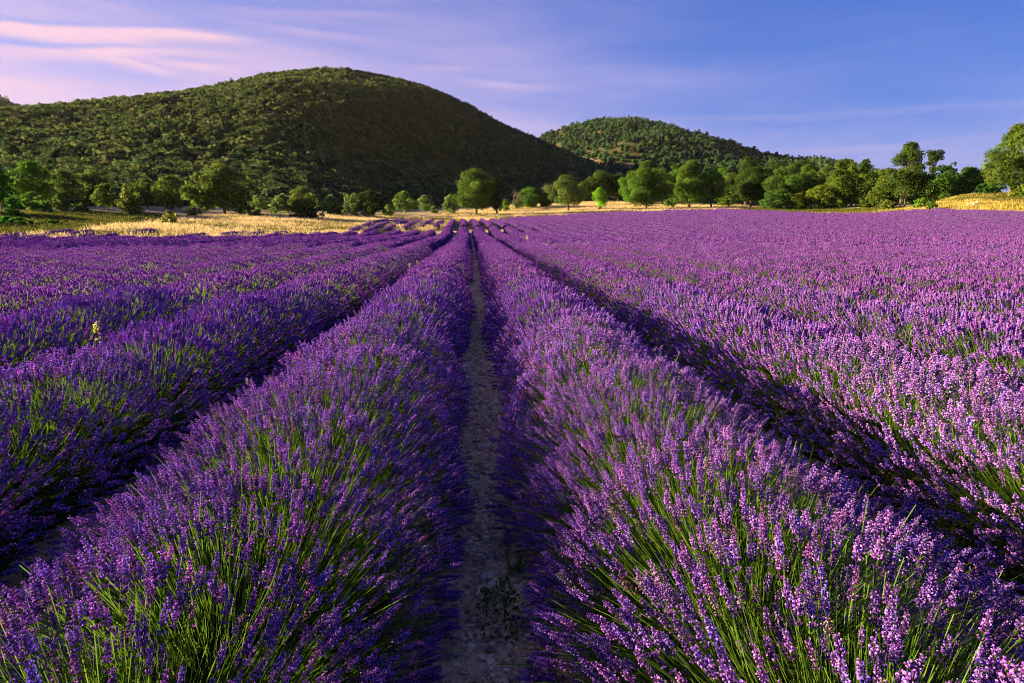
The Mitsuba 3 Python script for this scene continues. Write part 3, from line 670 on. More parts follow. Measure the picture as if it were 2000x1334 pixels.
# name, foot px, foot py, depth, top py, width px, colour, label, category, extras
W1, W2, W3 = 'trees and scrub beyond the dry meadow', 'trees along the far edge of the field', 'trees of the wood above the purple field'
TREES = [
    # left: scrub and trees beyond the dry meadow
    ('oak_tree', 440, 424, 95, 322, 100, OLIVE, 'largest round olive-green oak left of the fields, beside a lower oak', 'tree', W1, dict(crown_from=0.10, dense=1.2)),
    ('oak_tree', 393, 422, 94, 338, 62, OLIVE, 'lower oak leaning against the left flank of the largest left oak', 'tree', W1, dict(crown_from=0.08)),
    ('small_tree', 255, 425, 83, 362, 58, (0.12, 0.135, 0.028), 'narrow yellowish tree standing alone in front of the meadow bank', 'tree', W1, dict(crown_from=0.03, conic=0.35)),
    ('small_tree', 212, 412, 92, 360, 50, OLIVE, 'dark olive tree just behind the narrow yellowish tree', 'tree', W1, {}),
    ('small_tree', 335, 414, 104, 345, 78, OLIVE, 'broad olive tree between the yellowish tree and the oaks', 'tree', W1, dict(crown_from=0.05)),
    ('small_tree', 290, 412, 108, 350, 60, OLIVE, 'low olive tree behind the narrow yellowish tree, to its right', 'tree', W1, {}),
    ('small_tree', 182, 404, 106, 334, 74, OLIVE, 'rounded olive tree behind the meadow bank, left of the dark olive tree', 'tree', W1, {}),
    ('small_tree', 132, 402, 98, 332, 66, OLIVE, 'olive tree above the low rounded bush on the meadow bank', 'tree', W1, {}),
    ('small_tree', 66, 400, 90, 318, 96, GREEN, 'wide green tree at the foot of the hill behind two saplings', 'tree', W1, dict(crown_from=0.1)),
    ('small_tree', 2, 402, 84, 322, 70, DEEP, 'dark green tree cut by the left edge of the view', 'tree', W1, {}),
    ('sapling', 66, 413, 76, 376, 44, GREEN, 'bright bushy sapling on the bank, in front of the wide green tree', 'tree', W1, dict(crown_from=0.05)),
    ('sapling', 30, 428, 64, 386, 46, DEEP, 'dark thin sapling growing on the shaded grassy bank', 'tree', W1, dict(dense=0.6)),
    ('shrub', 94, 412, 76, 396, 18, GREEN, 'small upright shrub to the right of the bright sapling', 'shrub', W1, dict(crown_from=0.0, limbs=False)),
    ('shrub', 130, 409, 86, 377, 66, OLIVE, 'low rounded bush on top of the meadow bank', 'shrub', W1, dict(crown_from=0.0, limbs=False)),
    ('bramble', 20, 447, 56, 424, 90, DEEP, 'dark green bramble thicket on the bank at the left edge', 'shrub', W1, dict(crown_from=0.0, limbs=False, dense=1.2)),
    ('bramble', 100, 444, 58, 430, 90, (0.05, 0.08, 0.015), 'low bramble tail running along the shaded bank', 'shrub', W1, dict(crown_from=0.0, limbs=False)),
    ('shrub', 330, 438, 70, 412, 40, (0.16, 0.15, 0.03), 'small golden shrub alone in the dry meadow', 'shrub', W1, dict(crown_from=0.0, limbs=False)),
    ('shrub', 272, 436, 74, 424, 66, (0.14, 0.13, 0.04), 'low brushy growth at the foot of the narrow yellowish tree', 'shrub', W1, dict(crown_from=0.0, limbs=False)),
    ('shrub', 210, 437, 72, 428, 50, (0.10, 0.12, 0.03), 'low brush in the grass left of the narrow yellowish tree', 'shrub', W1, dict(crown_from=0.0, limbs=False)),
    ('shrub', 496, 427, 90, 404, 32, OLIVE, 'small round shrub at the right foot of the largest left oak', 'shrub', W1, dict(crown_from=0.0, limbs=False)),
    ('shrub', 376, 424, 88, 404, 32, (0.10, 0.085, 0.04), 'small brownish shrub at the left foot of the oak pair', 'shrub', W1, dict(crown_from=0.0, limbs=False)),
    ('shrub', 600, 424, 92, 404, 68, (0.06, 0.075, 0.022), 'flat dark spreading bush in the dry meadow', 'shrub', W1, dict(crown_from=0.0, limbs=False, dense=1.2)),
    ('small_tree', 592, 414, 112, 364, 66, OLIVE, 'domed dark olive tree behind the flat spreading bush', 'tree', W1, dict(crown_from=0.03)),
    ('small_tree', 556, 414, 112, 378, 44, PALE, 'pale olive tree at the left of the domed dark tree', 'tree', W1, dict(crown_from=0.03)),
    ('small_tree', 510, 412, 116, 381, 44, PALE, 'pale low tree between the largest left oak and the domed tree', 'tree', W1, dict(crown_from=0.03)),
    ('small_tree', 645, 414, 112, 382, 46, PALE, 'pale grey-green round tree at the right of the domed tree', 'tree', W1, dict(crown_from=0.0)),
    ('small_tree', 690, 419, 108, 378, 46, PALE, 'pale half of the rounded pair of low trees at mid-meadow', 'tree', W1, dict(crown_from=0.05)),
    ('small_tree', 724, 421, 107, 370, 56, (0.05, 0.06, 0.018), 'dark half of the rounded pair of low trees at mid-meadow', 'tree', W1, dict(crown_from=0.05, dense=1.3)),
    # trees just outside the frame at the left, whose shade lies over the bank
    ('oak_tree', -75, 428, 70, 345, 90, DEEP, 'dark tree beyond the left edge of the view, shading the bank', 'tree', W1, dict(crown_from=0.05, dense=1.2)),
    ('oak_tree', -200, 431, 69, 340, 100, DEEP, 'dark tree beyond the left edge, farther out from the bank', 'tree', W1, dict(crown_from=0.05, dense=1.2)),
    # low scrub in the meadow
    ('shrub', 160, 414, 84, 396, 34, OLIVE, 'low olive scrub right of the rounded bush on the bank', 'shrub', W1, dict(crown_from=0.0, limbs=False)),
    ('shrub', 470, 422, 104, 398, 40, OLIVE, 'low scrub behind the right foot of the largest left oak', 'shrub', W1, dict(crown_from=0.0, limbs=False)),
    ('shrub', 538, 418, 110, 396, 36, PALE, 'pale scrub left of the flat spreading bush', 'shrub', W1, dict(crown_from=0.0, limbs=False)),
    ('shrub', 668, 417, 112, 399, 30, OLIVE, 'low scrub filling the gap left of the rounded pair', 'shrub', W1, dict(crown_from=0.0, limbs=False)),
    ('shrub', 758, 417, 116, 398, 32, OLIVE, 'low scrub between the rounded pair and the light green tree', 'shrub', W1, dict(crown_from=0.0, limbs=False)),
    ('shrub', 1012, 408, 138, 390, 26, OLIVE, 'low scrub at the foot of the bare dead tree', 'shrub', W2, dict(crown_from=0.0, limbs=False)),
    ('shrub', 1308, 409, 133, 388, 30, GREEN, 'low bush between the two full trees', 'shrub', W2, dict(crown_from=0.0, limbs=False)),
    ('shrub', 1418, 408, 135, 384, 34, (0.11, 0.14, 0.03), 'low bright bush left of the dark broad tree', 'shrub', W2, dict(crown_from=0.0, limbs=False)),
    ('shrub', 1640, 412, 121, 384, 44, (0.11, 0.14, 0.02), 'yellow-green bush at the foot of the ragged tall tree', 'shrub', W3, dict(crown_from=0.0)),
    ('shrub', 1694, 412, 118, 386, 46, (0.10, 0.13, 0.02), 'leafy bush below the middle of the wood', 'shrub', W3, dict(crown_from=0.0)),
    ('shrub', 1732, 412, 114, 390, 34, (0.12, 0.14, 0.03), 'small leafy bush left of the two pale trunks', 'shrub', W3, dict(crown_from=0.0)),
    # middle
    ('small_tree', 790, 419, 109, 374, 48, (0.12, 0.165, 0.035), 'light green round tree with a pale thin trunk, at the end of the rows', 'tree', W2, dict(crown_from=0.06, bark=(0.4, 0.36, 0.28))),
    ('small_tree', 832, 413, 124, 381, 34, PALE, 'pale thin tree to the right of the light green round tree', 'tree', W2, dict(crown_from=0.0)),
    ('shrub', 848, 415, 122, 402, 26, PALE, 'low shrub below the pale thin tree at the end of the rows', 'shrub', W2, dict(crown_from=0.0, limbs=False)),
    ('small_tree', 880, 417, 120, 380, 34, PALE, 'small pale tree touching the left side of the tall tree at the row ends', 'tree', W2, dict(crown_from=0.03)),
    ('oak_tree', 930, 421, 117, 332, 88, (0.085, 0.12, 0.024), 'tall leafy tree standing where the central rows end', 'tree', W2, dict(crown_from=0.10, dense=1.15)),
    ('oak_tree', 970, 421, 117, 352, 34, (0.05, 0.055, 0.02), 'slim dark tree under the right side of the tall tree at the row ends', 'tree', W2, dict(crown_from=0.1)),
    ('shrub', 988, 410, 132, 388, 20, GREEN, 'small green shrub at the right of the slim dark tree', 'shrub', W2, dict(crown_from=0.0, limbs=False)),
    ('shrub', 1036, 407, 142, 367, 56, GREEN, 'rounded bush with a bright left side, before the hill foot', 'shrub', W2, dict(crown_from=0.0, dense=1.2)),
    ('shrub', 1066, 406, 142, 374, 40, (0.07, 0.10, 0.025), 'darker bush between the bright rounded bush and the forked tree', 'shrub', W2, dict(crown_from=0.0)),
    ('orchard_tree', 1110, 415, 127, 343, 84, (0.11, 0.135, 0.035), 'spreading tree with a dark forked trunk standing on yellow grass', 'tree', W2, dict(crown_from=0.16, dense=0.9, lobes=44, lean=-0.06)),
    ('small_tree', 1171, 413, 120, 367, 38, LIME, 'small lime-green vase-shaped tree on yellow grass', 'tree', W2, dict(crown_from=0.15, trunks=((-0.06, 0.8), (0.0, 1.0), (0.06, 0.8)), leaf=0.24)),
    ('small_tree', 1172, 397, 162, 334, 58, (0.06, 0.085, 0.02), 'dark tree rising behind the lime-green tree', 'tree', W2, {}),
    ('small_tree', 1206, 396, 164, 338, 50, (0.05, 0.07, 0.018), 'dark tree behind and right of the lime-green tree', 'tree', W2, {}),
    ('small_tree', 1142, 398, 160, 352, 40, (0.055, 0.08, 0.02), 'dark low tree behind the forked spreading tree', 'tree', W2, {}),
    ('oak_tree', 1262, 409, 127, 318, 88, (0.08, 0.125, 0.022), 'dense full tree leafy to the ground, right of the yellow grass opening', 'tree', W2, dict(crown_from=0.04, conic=0.25, dense=1.25)),
    ('small_tree', 1316, 401, 152, 324, 44, GREEN, 'green tree in the gap behind two full trees', 'tree', W2, {}),
    ('oak_tree', 1345, 408, 131, 313, 76, (0.08, 0.125, 0.022), 'tall peaked tree, second full tree along the field edge', 'tree', W2, dict(crown_from=0.05, conic=0.4, dense=1.2)),
    ('small_tree', 1388, 408, 131, 334, 58, GREEN, 'green tree with a slim bare trunk right of the peaked tree', 'tree', W2, dict(crown_from=0.18)),
    ('small_tree', 1424, 406, 140, 338, 58, OLIVE, 'olive tree with a dark cap behind the slim-trunked tree', 'tree', W2, {}),
    ('oak_tree', 1466, 407, 133, 326, 76, (0.05, 0.075, 0.018), 'dark broad tree in front of the wood, left of the bright thicket', 'tree', W2, dict(crown_from=0.1, dense=1.2)),
    ('pine_tree', 1456, 398, 172, 308, 46, DARK, 'dark pine rising behind the dark broad tree', 'tree', W3, dict(crown_from=0.3)),
    ('pine_tree', 1510, 398, 170, 312, 48, DARK, 'dark pine above the left end of the wood', 'tree', W3, dict(crown_from=0.3)),
    ('pine_tree', 1560, 398, 172, 316, 70, DARK, 'dark rounded pine behind the bright thicket', 'tree', W3, dict(crown_from=0.3)),
    ('small_tree', 1524, 407, 134, 326, 70, (0.07, 0.115, 0.022), 'green tree at the left end of the wood', 'tree', W3, dict(crown_from=0.04)),
    ('small_tree', 1572, 406, 136, 325, 72, (0.085, 0.125, 0.022), 'leafy green tree behind the yellow-green bushes', 'tree', W3, dict(crown_from=0.04)),
    ('shrub', 1512, 411, 126, 372, 60, (0.065, 0.11, 0.022), 'green bush at the foot of the left end of the wood', 'shrub', W3, dict(crown_from=0.0)),
    ('shrub', 1556, 411, 125, 378, 60, (0.14, 0.155, 0.02), 'yellow-green bush in front of the wood', 'shrub', W3, dict(crown_from=0.0)),
    ('shrub', 1598, 411, 123, 362, 60, (0.12, 0.145, 0.02), 'taller yellow-green bush beside the ragged tall tree', 'shrub', W3, dict(crown_from=0.0)),
    ('oak_tree', 1643, 410, 122, 305, 76, (0.10, 0.125, 0.022), 'ragged tall tree rising out of the wood, left of the two-trunked tree', 'tree', W3, dict(crown_from=0.06, conic=0.3, dense=1.2)),
    ('pine_tree', 1680, 402, 140, 314, 46, DARK, 'dark pine showing above the middle of the wood', 'tree', W3, dict(crown_from=0.3)),
    ('small_tree', 1686, 411, 120, 326, 62, (0.105, 0.135, 0.022), 'bright green tree in the middle of the wood', 'tree', W3, dict(crown_from=0.04)),
    ('small_tree', 1722, 411, 118, 331, 58, (0.095, 0.12, 0.022), 'green tree touching the left side of the two-trunked tree', 'tree', W3, dict(crown_from=0.04)),
    ('oak_tree', 1764, 409, 113, 284, 90, (0.06, 0.085, 0.02), 'tall peaked tree on two pale bare trunks', 'tree', W3, dict(crown_from=0.16, conic=0.35, ragged=0.15, lobes=75, trunks=((-0.08, 0.75), (0.02, 0.7)), bark=(0.20, 0.14, 0.10), girth=0.6, dense=1.0)),
    ('pine_tree', 1812, 400, 124, 296, 42, (0.045, 0.07, 0.02), 'flat-topped pine on a bare stem behind the two-trunked tree', 'tree', W3, dict(crown_from=0.55, flat_top=True, lobes=26, dense=1.0, girth=0.5, ragged=0.2)),
    ('small_tree', 1832, 406, 115, 322, 66, (0.07, 0.125, 0.025), 'feathery green tree right of the two-trunked tree', 'tree', W3, dict(crown_from=0.05, dense=0.8)),
    ('small_tree', 1790, 408, 116, 336, 44, (0.06, 0.09, 0.02), 'shaded tree between the two-trunked tree and the feathery tree', 'tree', W3, dict(crown_from=0.05)),
    ('shrub', 1797, 414, 104, 387, 30, (0.11, 0.19, 0.02), 'bright green round shrub at the foot of the feathery tree', 'shrub', W3, dict(crown_from=0.0, limbs=False)),
    ('shrub', 1820, 412, 104, 393, 20, (0.07, 0.11, 0.02), 'small dark shrub beside the bright green round shrub', 'shrub', W3, dict(crown_from=0.0, limbs=False)),
    ('small_tree', 1852, 393, 132, 318, 34, (0.055, 0.085, 0.02), 'small rounded tree behind the feathery tree', 'tree', W3, dict(crown_from=0.2)),
    ('small_tree', 1888, 389, 118, 328, 62, (0.075, 0.13, 0.02), 'spreading green tree on top of the yellow bank', 'tree', W3, dict(crown_from=0.15)),
    ('small_tree', 1925, 386, 120, 330, 56, (0.07, 0.12, 0.02), 'spreading green tree beside the tall edge tree, on the yellow bank', 'tree', W3, dict(crown_from=0.12)),
    ('shrub', 1928, 384, 108, 356, 52, DEEP, 'deep green bush in the shade under the tall edge tree', 'shrub', W3, dict(crown_from=0.0)),
    ('oak_tree', 1972, 384, 103, 250, 108, (0.085, 0.115, 0.02), 'tallest open-crowned tree, at the right edge of the view', 'tree', W3, dict(crown_from=0.12, dense=0.95, lobes=80, ragged=0.45)),
    ('shrub', 1992, 388, 101, 352, 48, (0.11, 0.15, 0.02), 'yellow-green bush at the foot of the tallest edge tree', 'shrub', W3, dict(crown_from=0.0)),
]
for q, (x, d, t, w) in enumerate(((1232, 150, 336, 52), (1292, 150, 332, 54), (1372, 152, 338, 50), (1408, 158, 330, 56), (1440, 150, 340, 50), (1492, 150, 330, 60), (1540, 152, 328, 60), (1605, 146, 324, 56), (1622, 140, 338, 50), (1662, 136, 330, 56),
                                  (1704, 132, 330, 54), (1742, 126, 334, 50), (1782, 130, 332, 46), (1806, 122, 342, 44), (1846, 124, 340, 44), (1862, 120, 346, 40))):
    TREES.append(('small_tree', x, 404, d, t, w, (GREEN, OLIVE, (0.06, 0.095, 0.022))[q % 3], 'shaded tree filling the wood behind the front trees at the right', 'tree', 'shaded trees filling the wood behind', dict(crown_from=0.03)))
rng = np.random.default_rng(77)
seen = {}
for name, bx, by, dep, ty, wpx, col, lab, categ, grp, kw in TREES:
    dep *= (1.19 if dep < 175 else 1.1) if 770 < bx < 1490 else 1.09 if 1490 <= bx < 1700 else 1.05 if 1700 <= bx < 1800 else 1.0
    p = P(bx, by, dep)
    p[2] = float(gz(p[0], p[1])) - 0.05
    foot = to_px(p)
    h = (foot[1] - ty) / F_PX * dep * 1.02
    n = seen.get(name, 0)
    seen[name] = n + 1
    key = name + (f'_{n:03d}' if n else '')
    kw = {'leaf': 0.33, **kw}
    tree(key, p, h, wpx / F_PX * dep, rng, col, **kw)
    labels[key] = {'label': lab, 'category': categ, 'group': grp}

# a bare dead tree
p = P(1000, 404, 158)
p[2] = float(gz(p[0], p[1])) - 0.05
parts, todo = [], [(p, np.array([0.1, 0, 1.0]), 2.6, 0.14, 0)]
rng = np.random.default_rng(5)
while todo:
    b, d, ln, r, lv = todo.pop()
    d = d / np.linalg.norm(d)
    e = b + d * ln
    parts.append(tube([b, (b + e) / 2 + rng.normal(0, 0.05 * ln, 3), e], [r, r * 0.8, r * 0.6], 5))
    if lv < 5:
        for _ in range(3 if lv < 4 else 2):
            todo.append((b + d * ln * rng.uniform(0.7, 1.0), d + rng.normal(0, 0.45, 3) + [0, 0, 0.1], ln * rng.uniform(0.55, 0.8), r * 0.55, lv + 1))
n0, V, Fs = 0, [], []
for v_, f_ in parts:
    V.append(v_), Fs.append(f_ + n0)
    n0 += len(v_)
V = np.vstack(V)
put('dead_tree', (V, np.vstack(Fs)), 'mat_plain', color=np.tile([[0.16, 0.12, 0.13]], (len(V), 1)), label='bare leafless tree behind the slim dark tree at the row ends', category='tree')

# ----------------------------------------------------------------------------------------------- dry grass of the meadow and banks
rng = np.random.default_rng(12)


def tuft(rng, n, h, w, cols):
    a, r = rng.uniform(0, 6.28, n), np.sqrt(rng.random(n)) * 0.95
    p0 = np.stack([np.cos(a) * r, np.sin(a) * r, 0 * a], -1)
    p1 = p0 + np.stack([rng.normal(0.1, 0.2, n) * h, rng.normal(0, 0.2, n) * h, h * rng.uniform(0.5, 1.1, n)], -1)
    c = np.array(cols)[rng.integers(len(cols), size=n)] * rng.uniform(0.7, 1.3, (n, 1))
    return ribbons(p0, p1, w, w * 0.3, rng, c)


STRAW = [(0.62, 0.50, 0.28), (0.54, 0.43, 0.22), (0.66, 0.55, 0.34), (0.34, 0.31, 0.13)]
GOLD = [(0.52, 0.44, 0.11), (0.46, 0.37, 0.10), (0.26, 0.30, 0.05), (0.56, 0.47, 0.17), (0.36, 0.27, 0.10)]
GRN = [(0.07, 0.11, 0.02), (0.10, 0.12, 0.025), (0.05, 0.085, 0.015), (0.15, 0.14, 0.04)]
for v in range(4):
    group(f'straw_tuft_{v}', {'blades': (*tuft(rng, 34, 0.42, 0.022, STRAW), 'mat_grass')})
    group(f'gold_tuft_{v}', {'blades': (*tuft(rng, 34, 0.42, 0.022, GOLD), 'mat_grass')})
    group(f'green_tuft_{v}', {'blades': (*tuft(rng, 34, 0.38, 0.022, GRN), 'mat_grass')})


def grass_fill(key, kind, n, region, seed, scale=(0.7, 1.5)):
    rng = np.random.default_rng(seed)
    k, px = 0, np.array(region, float)
    from shapely.geometry import Polygon, Point
    from shapely import contains_xy
    w = np.array([P(*q)[:2] for q in px])
    poly = Polygon(w)
    x0, y0, x1, y1 = poly.bounds
    xs, ys = rng.uniform(x0, x1, n * 8), rng.uniform(y0, y1, n * 8)
    ok = contains_xy(poly, xs, ys)
    xs, ys = xs[ok][:n], ys[ok][:n]
    zs = gz(xs, ys)
    patch = meshkit.fbm(np.stack([xs / 7, ys / 7, 0 * xs], -1), 3, seed)
    for x, y, z, pt in zip(xs, ys, zs, patch):
        s, a = rng.uniform(*scale), rng.uniform(0, 6.28)
        m = np.array([[math.cos(a) * s, -math.sin(a) * s, 0, x], [math.sin(a) * s, math.cos(a) * s, 0, y], [0, 0, s * rng.uniform(0.7, 1.1), z - 0.02], [0, 0, 0, 1.0]])
        k += 1
        inst(f'{key}__{k:05d}', f"{'green' if kind != 'green' and pt > 0.60 and rng.random() < 0.75 else kind}_tuft_{rng.integers(4)}", m)


grass_fill('dry_grass', 'straw', 5200, [(-150, 462, 44), (0, 461, 45), (200, 459.5, 47), (250, 459, 48), (480, 457, 52), (700, 450, 64), (860, 444, 76), (905, 428, 111), (880, 418, 121), (700, 419, 112), (430, 426, 100), (330, 430, 82), (260, 439, 66), (150, 450, 53), (-150, 456, 46)], 3)
labels['dry_grass'] = {'label': 'straw-coloured dry grass of the meadow left of the purple rows', 'category': 'grass', 'kind': 'stuff'}
grass_fill('dry_grass_001', 'straw', 6000, [(905, 426, 112), (1250, 411, 123), (1440, 406, 129), (1460, 400, 180), (1200, 396, 196), (1000, 404, 180), (860, 414, 150)], 4)
labels['dry_grass_001'] = {'label': 'pale yellow grass strip under the trees at the far end of the rows', 'category': 'grass', 'kind': 'stuff'}
grass_fill('dry_grass_002', 'gold', 4200, [(1560, 410, 124), (1700, 412, 114), (2000, 419, 94), (2300, 426, 82), (2300, 380, 96), (2000, 382, 104), (1880, 386, 113), (1840, 398, 112), (1760, 407, 115)], 5)
labels['dry_grass_002'] = {'label': 'golden grass on the bank at the right edge of the field', 'category': 'grass', 'kind': 'stuff'}
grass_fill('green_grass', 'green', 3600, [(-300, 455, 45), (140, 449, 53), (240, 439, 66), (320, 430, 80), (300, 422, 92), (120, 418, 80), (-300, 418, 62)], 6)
grass_fill('green_grass_001', 'green', 1500, [(1430, 409, 127), (1600, 410, 122), (1760, 411, 112), (1760, 403, 122), (1600, 402, 138), (1430, 402, 145)], 16)
labels['green_grass_001'] = {'label': 'green undergrowth along the foot of the wood at the right', 'category': 'grass', 'kind': 'stuff'}
labels['green_grass'] = {'label': 'shaded green grass on the bank below the saplings at left', 'category': 'grass', 'kind': 'stuff'}
grass_fill('row_end_grass', 'straw', 900, [(640, 440, 78), (900, 440, 76), (1010, 437, 78), (1010, 426, 108), (760, 430, 98)], 8, (0.5, 0.9))
labels['row_end_grass'] = {'label': 'yellow-green grass growing between the far ends of the central rows', 'category': 'grass', 'kind': 'stuff'}

# a heap of stones on the bank
p = P(1896, 393, 103)
rng = np.random.default_rng(8)
for k in range(34):
    x, y = p[0] + rng.normal(0, 1.6), p[1] + rng.normal(0, 0.8)
    s = rng.uniform(0.14, 0.34)
    key = 'bank_stone' + (f'_{k:03d}' if k else '')
    scene[key] = {**sm[k % 4], 'to_world': T().translate([x, y, float(gz(x, y)) + s * 0.3 + 0.5 * math.exp(-((x - p[0]) / 1.4) ** 2) * rng.random()]).rotate([0, 0, 1], float(rng.uniform(0, 360))).scale([s, s, s * 1.8])}
    labels[key] = {'label': 'grey stone of the rubble heap on the golden bank', 'category': 'stone', 'group': 'stones heaped on the golden bank'}

# ----------------------------------------------------------------------------------------------- hills with their woods
scene['mat_hill'] = {'type': 'twosided', 'bsdf': {'type': 'principled', 'roughness': 1.0, 'specular': 0.05, 'base_color': mikit.proc(
    lambda p, n, uv: mix([0.045, 0.05, 0.02], [0.17, 0.13, 0.09], smoothstep(0.55, 0.8, fbm(p.x * 0.03, p.y * 0.03, p.z * 0.03, 4))))}}


def az_el(px, py):
    d = fwd + right * (px - 1000.0) / F_PX + up * (667.0 - py) / F_PX
    return math.degrees(math.atan2(d[0], d[1])), math.atan2(d[2], math.hypot(d[0], d[1]))


def hill(key, sil, foot, ridge, behind, z0, seed, na=150, lump=0.05, power=1.15, drop=8):
    """A rounded hill whose skyline passes the photograph's; foot, ridge: (azimuth, distance) tables."""
    s = np.array([az_el(a, b + drop) for a, b in sil])
    A0, A1 = s[0, 0], s[-1, 0]
    az = np.linspace(A0, A1, na)
    el = np.interp(az, s[:, 0], s[:, 1])
    k = np.array([0.25, 0.5, 0.25])
    el = np.convolve(np.pad(el, 1, mode='edge'), k, 'valid')
    r0, r1 = np.interp(az, *np.array(foot).T), np.interp(az, *np.array(ridge).T)
    t = np.concatenate([np.linspace(0, 1, 60), np.linspace(1, 2, 26)[1:]])
    R = np.where(t[None] <= 1, r0[:, None] + (r1 - r0)[:, None] * t[None], r1[:, None] + behind * (t[None] - 1))
    prof = np.where(t <= 1, np.sin(np.clip(t, 0, 1) * np.pi / 2) ** power * (0.35 + 0.65 * np.clip(t, 0, 1) ** 0.6), np.cos(np.clip(t - 1, 0, 1) * np.pi / 2) ** 2)
    A = np.radians(az)[:, None] + 0 * R
    x, y = R * np.sin(A), R * np.cos(A)
    bump = 1 + lump * (meshkit.fbm(np.stack([x / 90, y / 90, 0 * x], -1), 4, seed) - 0.5) * 2 * np.clip(1.3 - np.abs(t[None] - 0.55) * 1.6, 0, 1) * 3
    shape = prof[None] * bump
    # per azimuth, the height that makes the highest visible elevation equal the skyline's
    want = np.tan(el) + 0 * az
    H = np.array([np.min((want[i] * R[i] + CAM_H - z0) / np.maximum(shape[i], 1e-3)) for i in range(na)])
    H = np.maximum(H, 0.0)
    z = z0 + H[:, None] * shape
    z[:, 0] -= 3
    n = len(t)
    i, j = np.meshgrid(np.arange(na - 1), np.arange(n - 1), indexing='ij')
    q = np.stack([i * n + j, (i + 1) * n + j, (i + 1) * n + j + 1, i * n + j + 1], -1).reshape(-1, 4)
    f = np.vstack([q[:, [0, 2, 1]], q[:, [0, 3, 2]]])
    put(key, (np.stack([x, y, z], -1).reshape(-1, 3), f), 'mat_hill', smooth=True, kind='structure')
    return x, y, z, az, R


SIL1 = [(-900, 330), (-500, 262), (-250, 225), (0, 211), (40, 210), (120, 205), (190, 196), (250, 191), (350, 178), (450, 158), (520, 144), (600, 133), (650, 131), (690, 133), (760, 146), (830, 166), (880, 187), (920, 207), (970, 236), (1010, 254), (1045, 268), (1090, 290), (1140, 310),
        (1185, 327), (1230, 345), (1300, 375), (1380, 395)]
SIL2 = [(900, 330), (1000, 290), (1045, 268), (1100, 244), (1160, 231), (1220, 227), (1280, 235), (1350, 253), (1420, 273), (1500, 299), (1550, 308), (1600, 309), (1640, 318), (1720, 345), (1800, 365), (1950, 390)]
SIL3 = [(-700, 120), (-300, 140), (-100, 168), (0, 190), (35, 206), (120, 235), (300, 260)]
h1 = hill('hill', SIL1, [(-70, 128), (-32, 128), (-18, 140), (0, 196), (20, 250)], [(-70, 420), (-40, 480), (-20, 600), (0, 640), (20, 520)], 380, 5.0, 4, na=190)
h2 = hill('hill_001', SIL2, [(-5, 520), (10, 420), (35, 340)], [(-5, 1150), (10, 1150), (35, 900)], 500, 6.0, 5, na=150)
h3 = hill('hill_002', SIL3, [(-70, 900), (0, 900)], [(-70, 1700), (0, 1700)], 600, 6.0, 6, na=60)


def blob(rng, n, leaf, lobes, core_level):
    """A far tree: a lumpy crown of leaf clumps over a dark core, about one unit wide and one tall."""
    a, cz = rng.uniform(0, 6.28, lobes), rng.random(lobes)
    c = np.stack([np.cos(a) * 0.26 * np.sqrt(1 - 0.6 * cz), np.sin(a) * 0.26 * np.sqrt(1 - 0.6 * cz), 0.22 + 0.52 * cz], -1)
    k = rng.integers(lobes, size=n)
    d = rng.normal(size=(n, 3))
    d[:, 2] = np.abs(d[:, 2]) * 0.9 - 0.25
    d /= np.linalg.norm(d, axis=1, keepdims=True)
    shade = rng.uniform(0.8, 1.25, (lobes, 1))[k]
    v, f, col = leaf_quads(rng, c[k] + d * rng.uniform(0.17, 0.27, (n, 1)), d + [0, 0, 0.15], leaf, shade * rng.uniform(0.8, 1.8, (n, 1)) * [[1, 1, 1]])
    core = trimesh.creation.icosphere(core_level) if core_level else trimesh.creation.icosahedron()
    cv = core.vertices * [0.34, 0.34, 0.40] * (0.85 + 0.3 * rng.random((len(core.vertices), 1))) + [0, 0, 0.42]
    return cat([(v, f, np.clip(col, 0, 2.4)), (cv, np.array(core.faces), np.full((len(cv), 3), 0.7))])


kinds = {'oak': [(0.085, 0.13, 0.042), (0.07, 0.115, 0.038), (0.11, 0.14, 0.05), (0.05, 0.095, 0.036)], 'pine': [(0.04, 0.085, 0.045), (0.045, 0.095, 0.045)], 'green': [(0.055, 0.12, 0.045), (0.065, 0.135, 0.042), (0.045, 0.105, 0.045)]}
rng = np.random.default_rng(44)
for kd, cols in kinds.items():
    for v, c in enumerate(cols):
        for lod, args in (('near', (190, 0.13, 9, 1)), ('mid', (42, 0.25, 6, 0)), ('far', (22, 0.35, 5, 0))):
            b = blob(rng, *args)
            if kd == 'pine':
                b = (b[0] * [0.8, 0.8, 1.2] * np.where(b[0][:, 2:] > 0.55, 0.85, 1.0), b[1], b[2])
            group(f'{lod}_{kd}_{v}', {'crown': (b[0], b[1], np.clip(b[2] * np.array(c), 0.004, 0.9), 'mat_forest')})


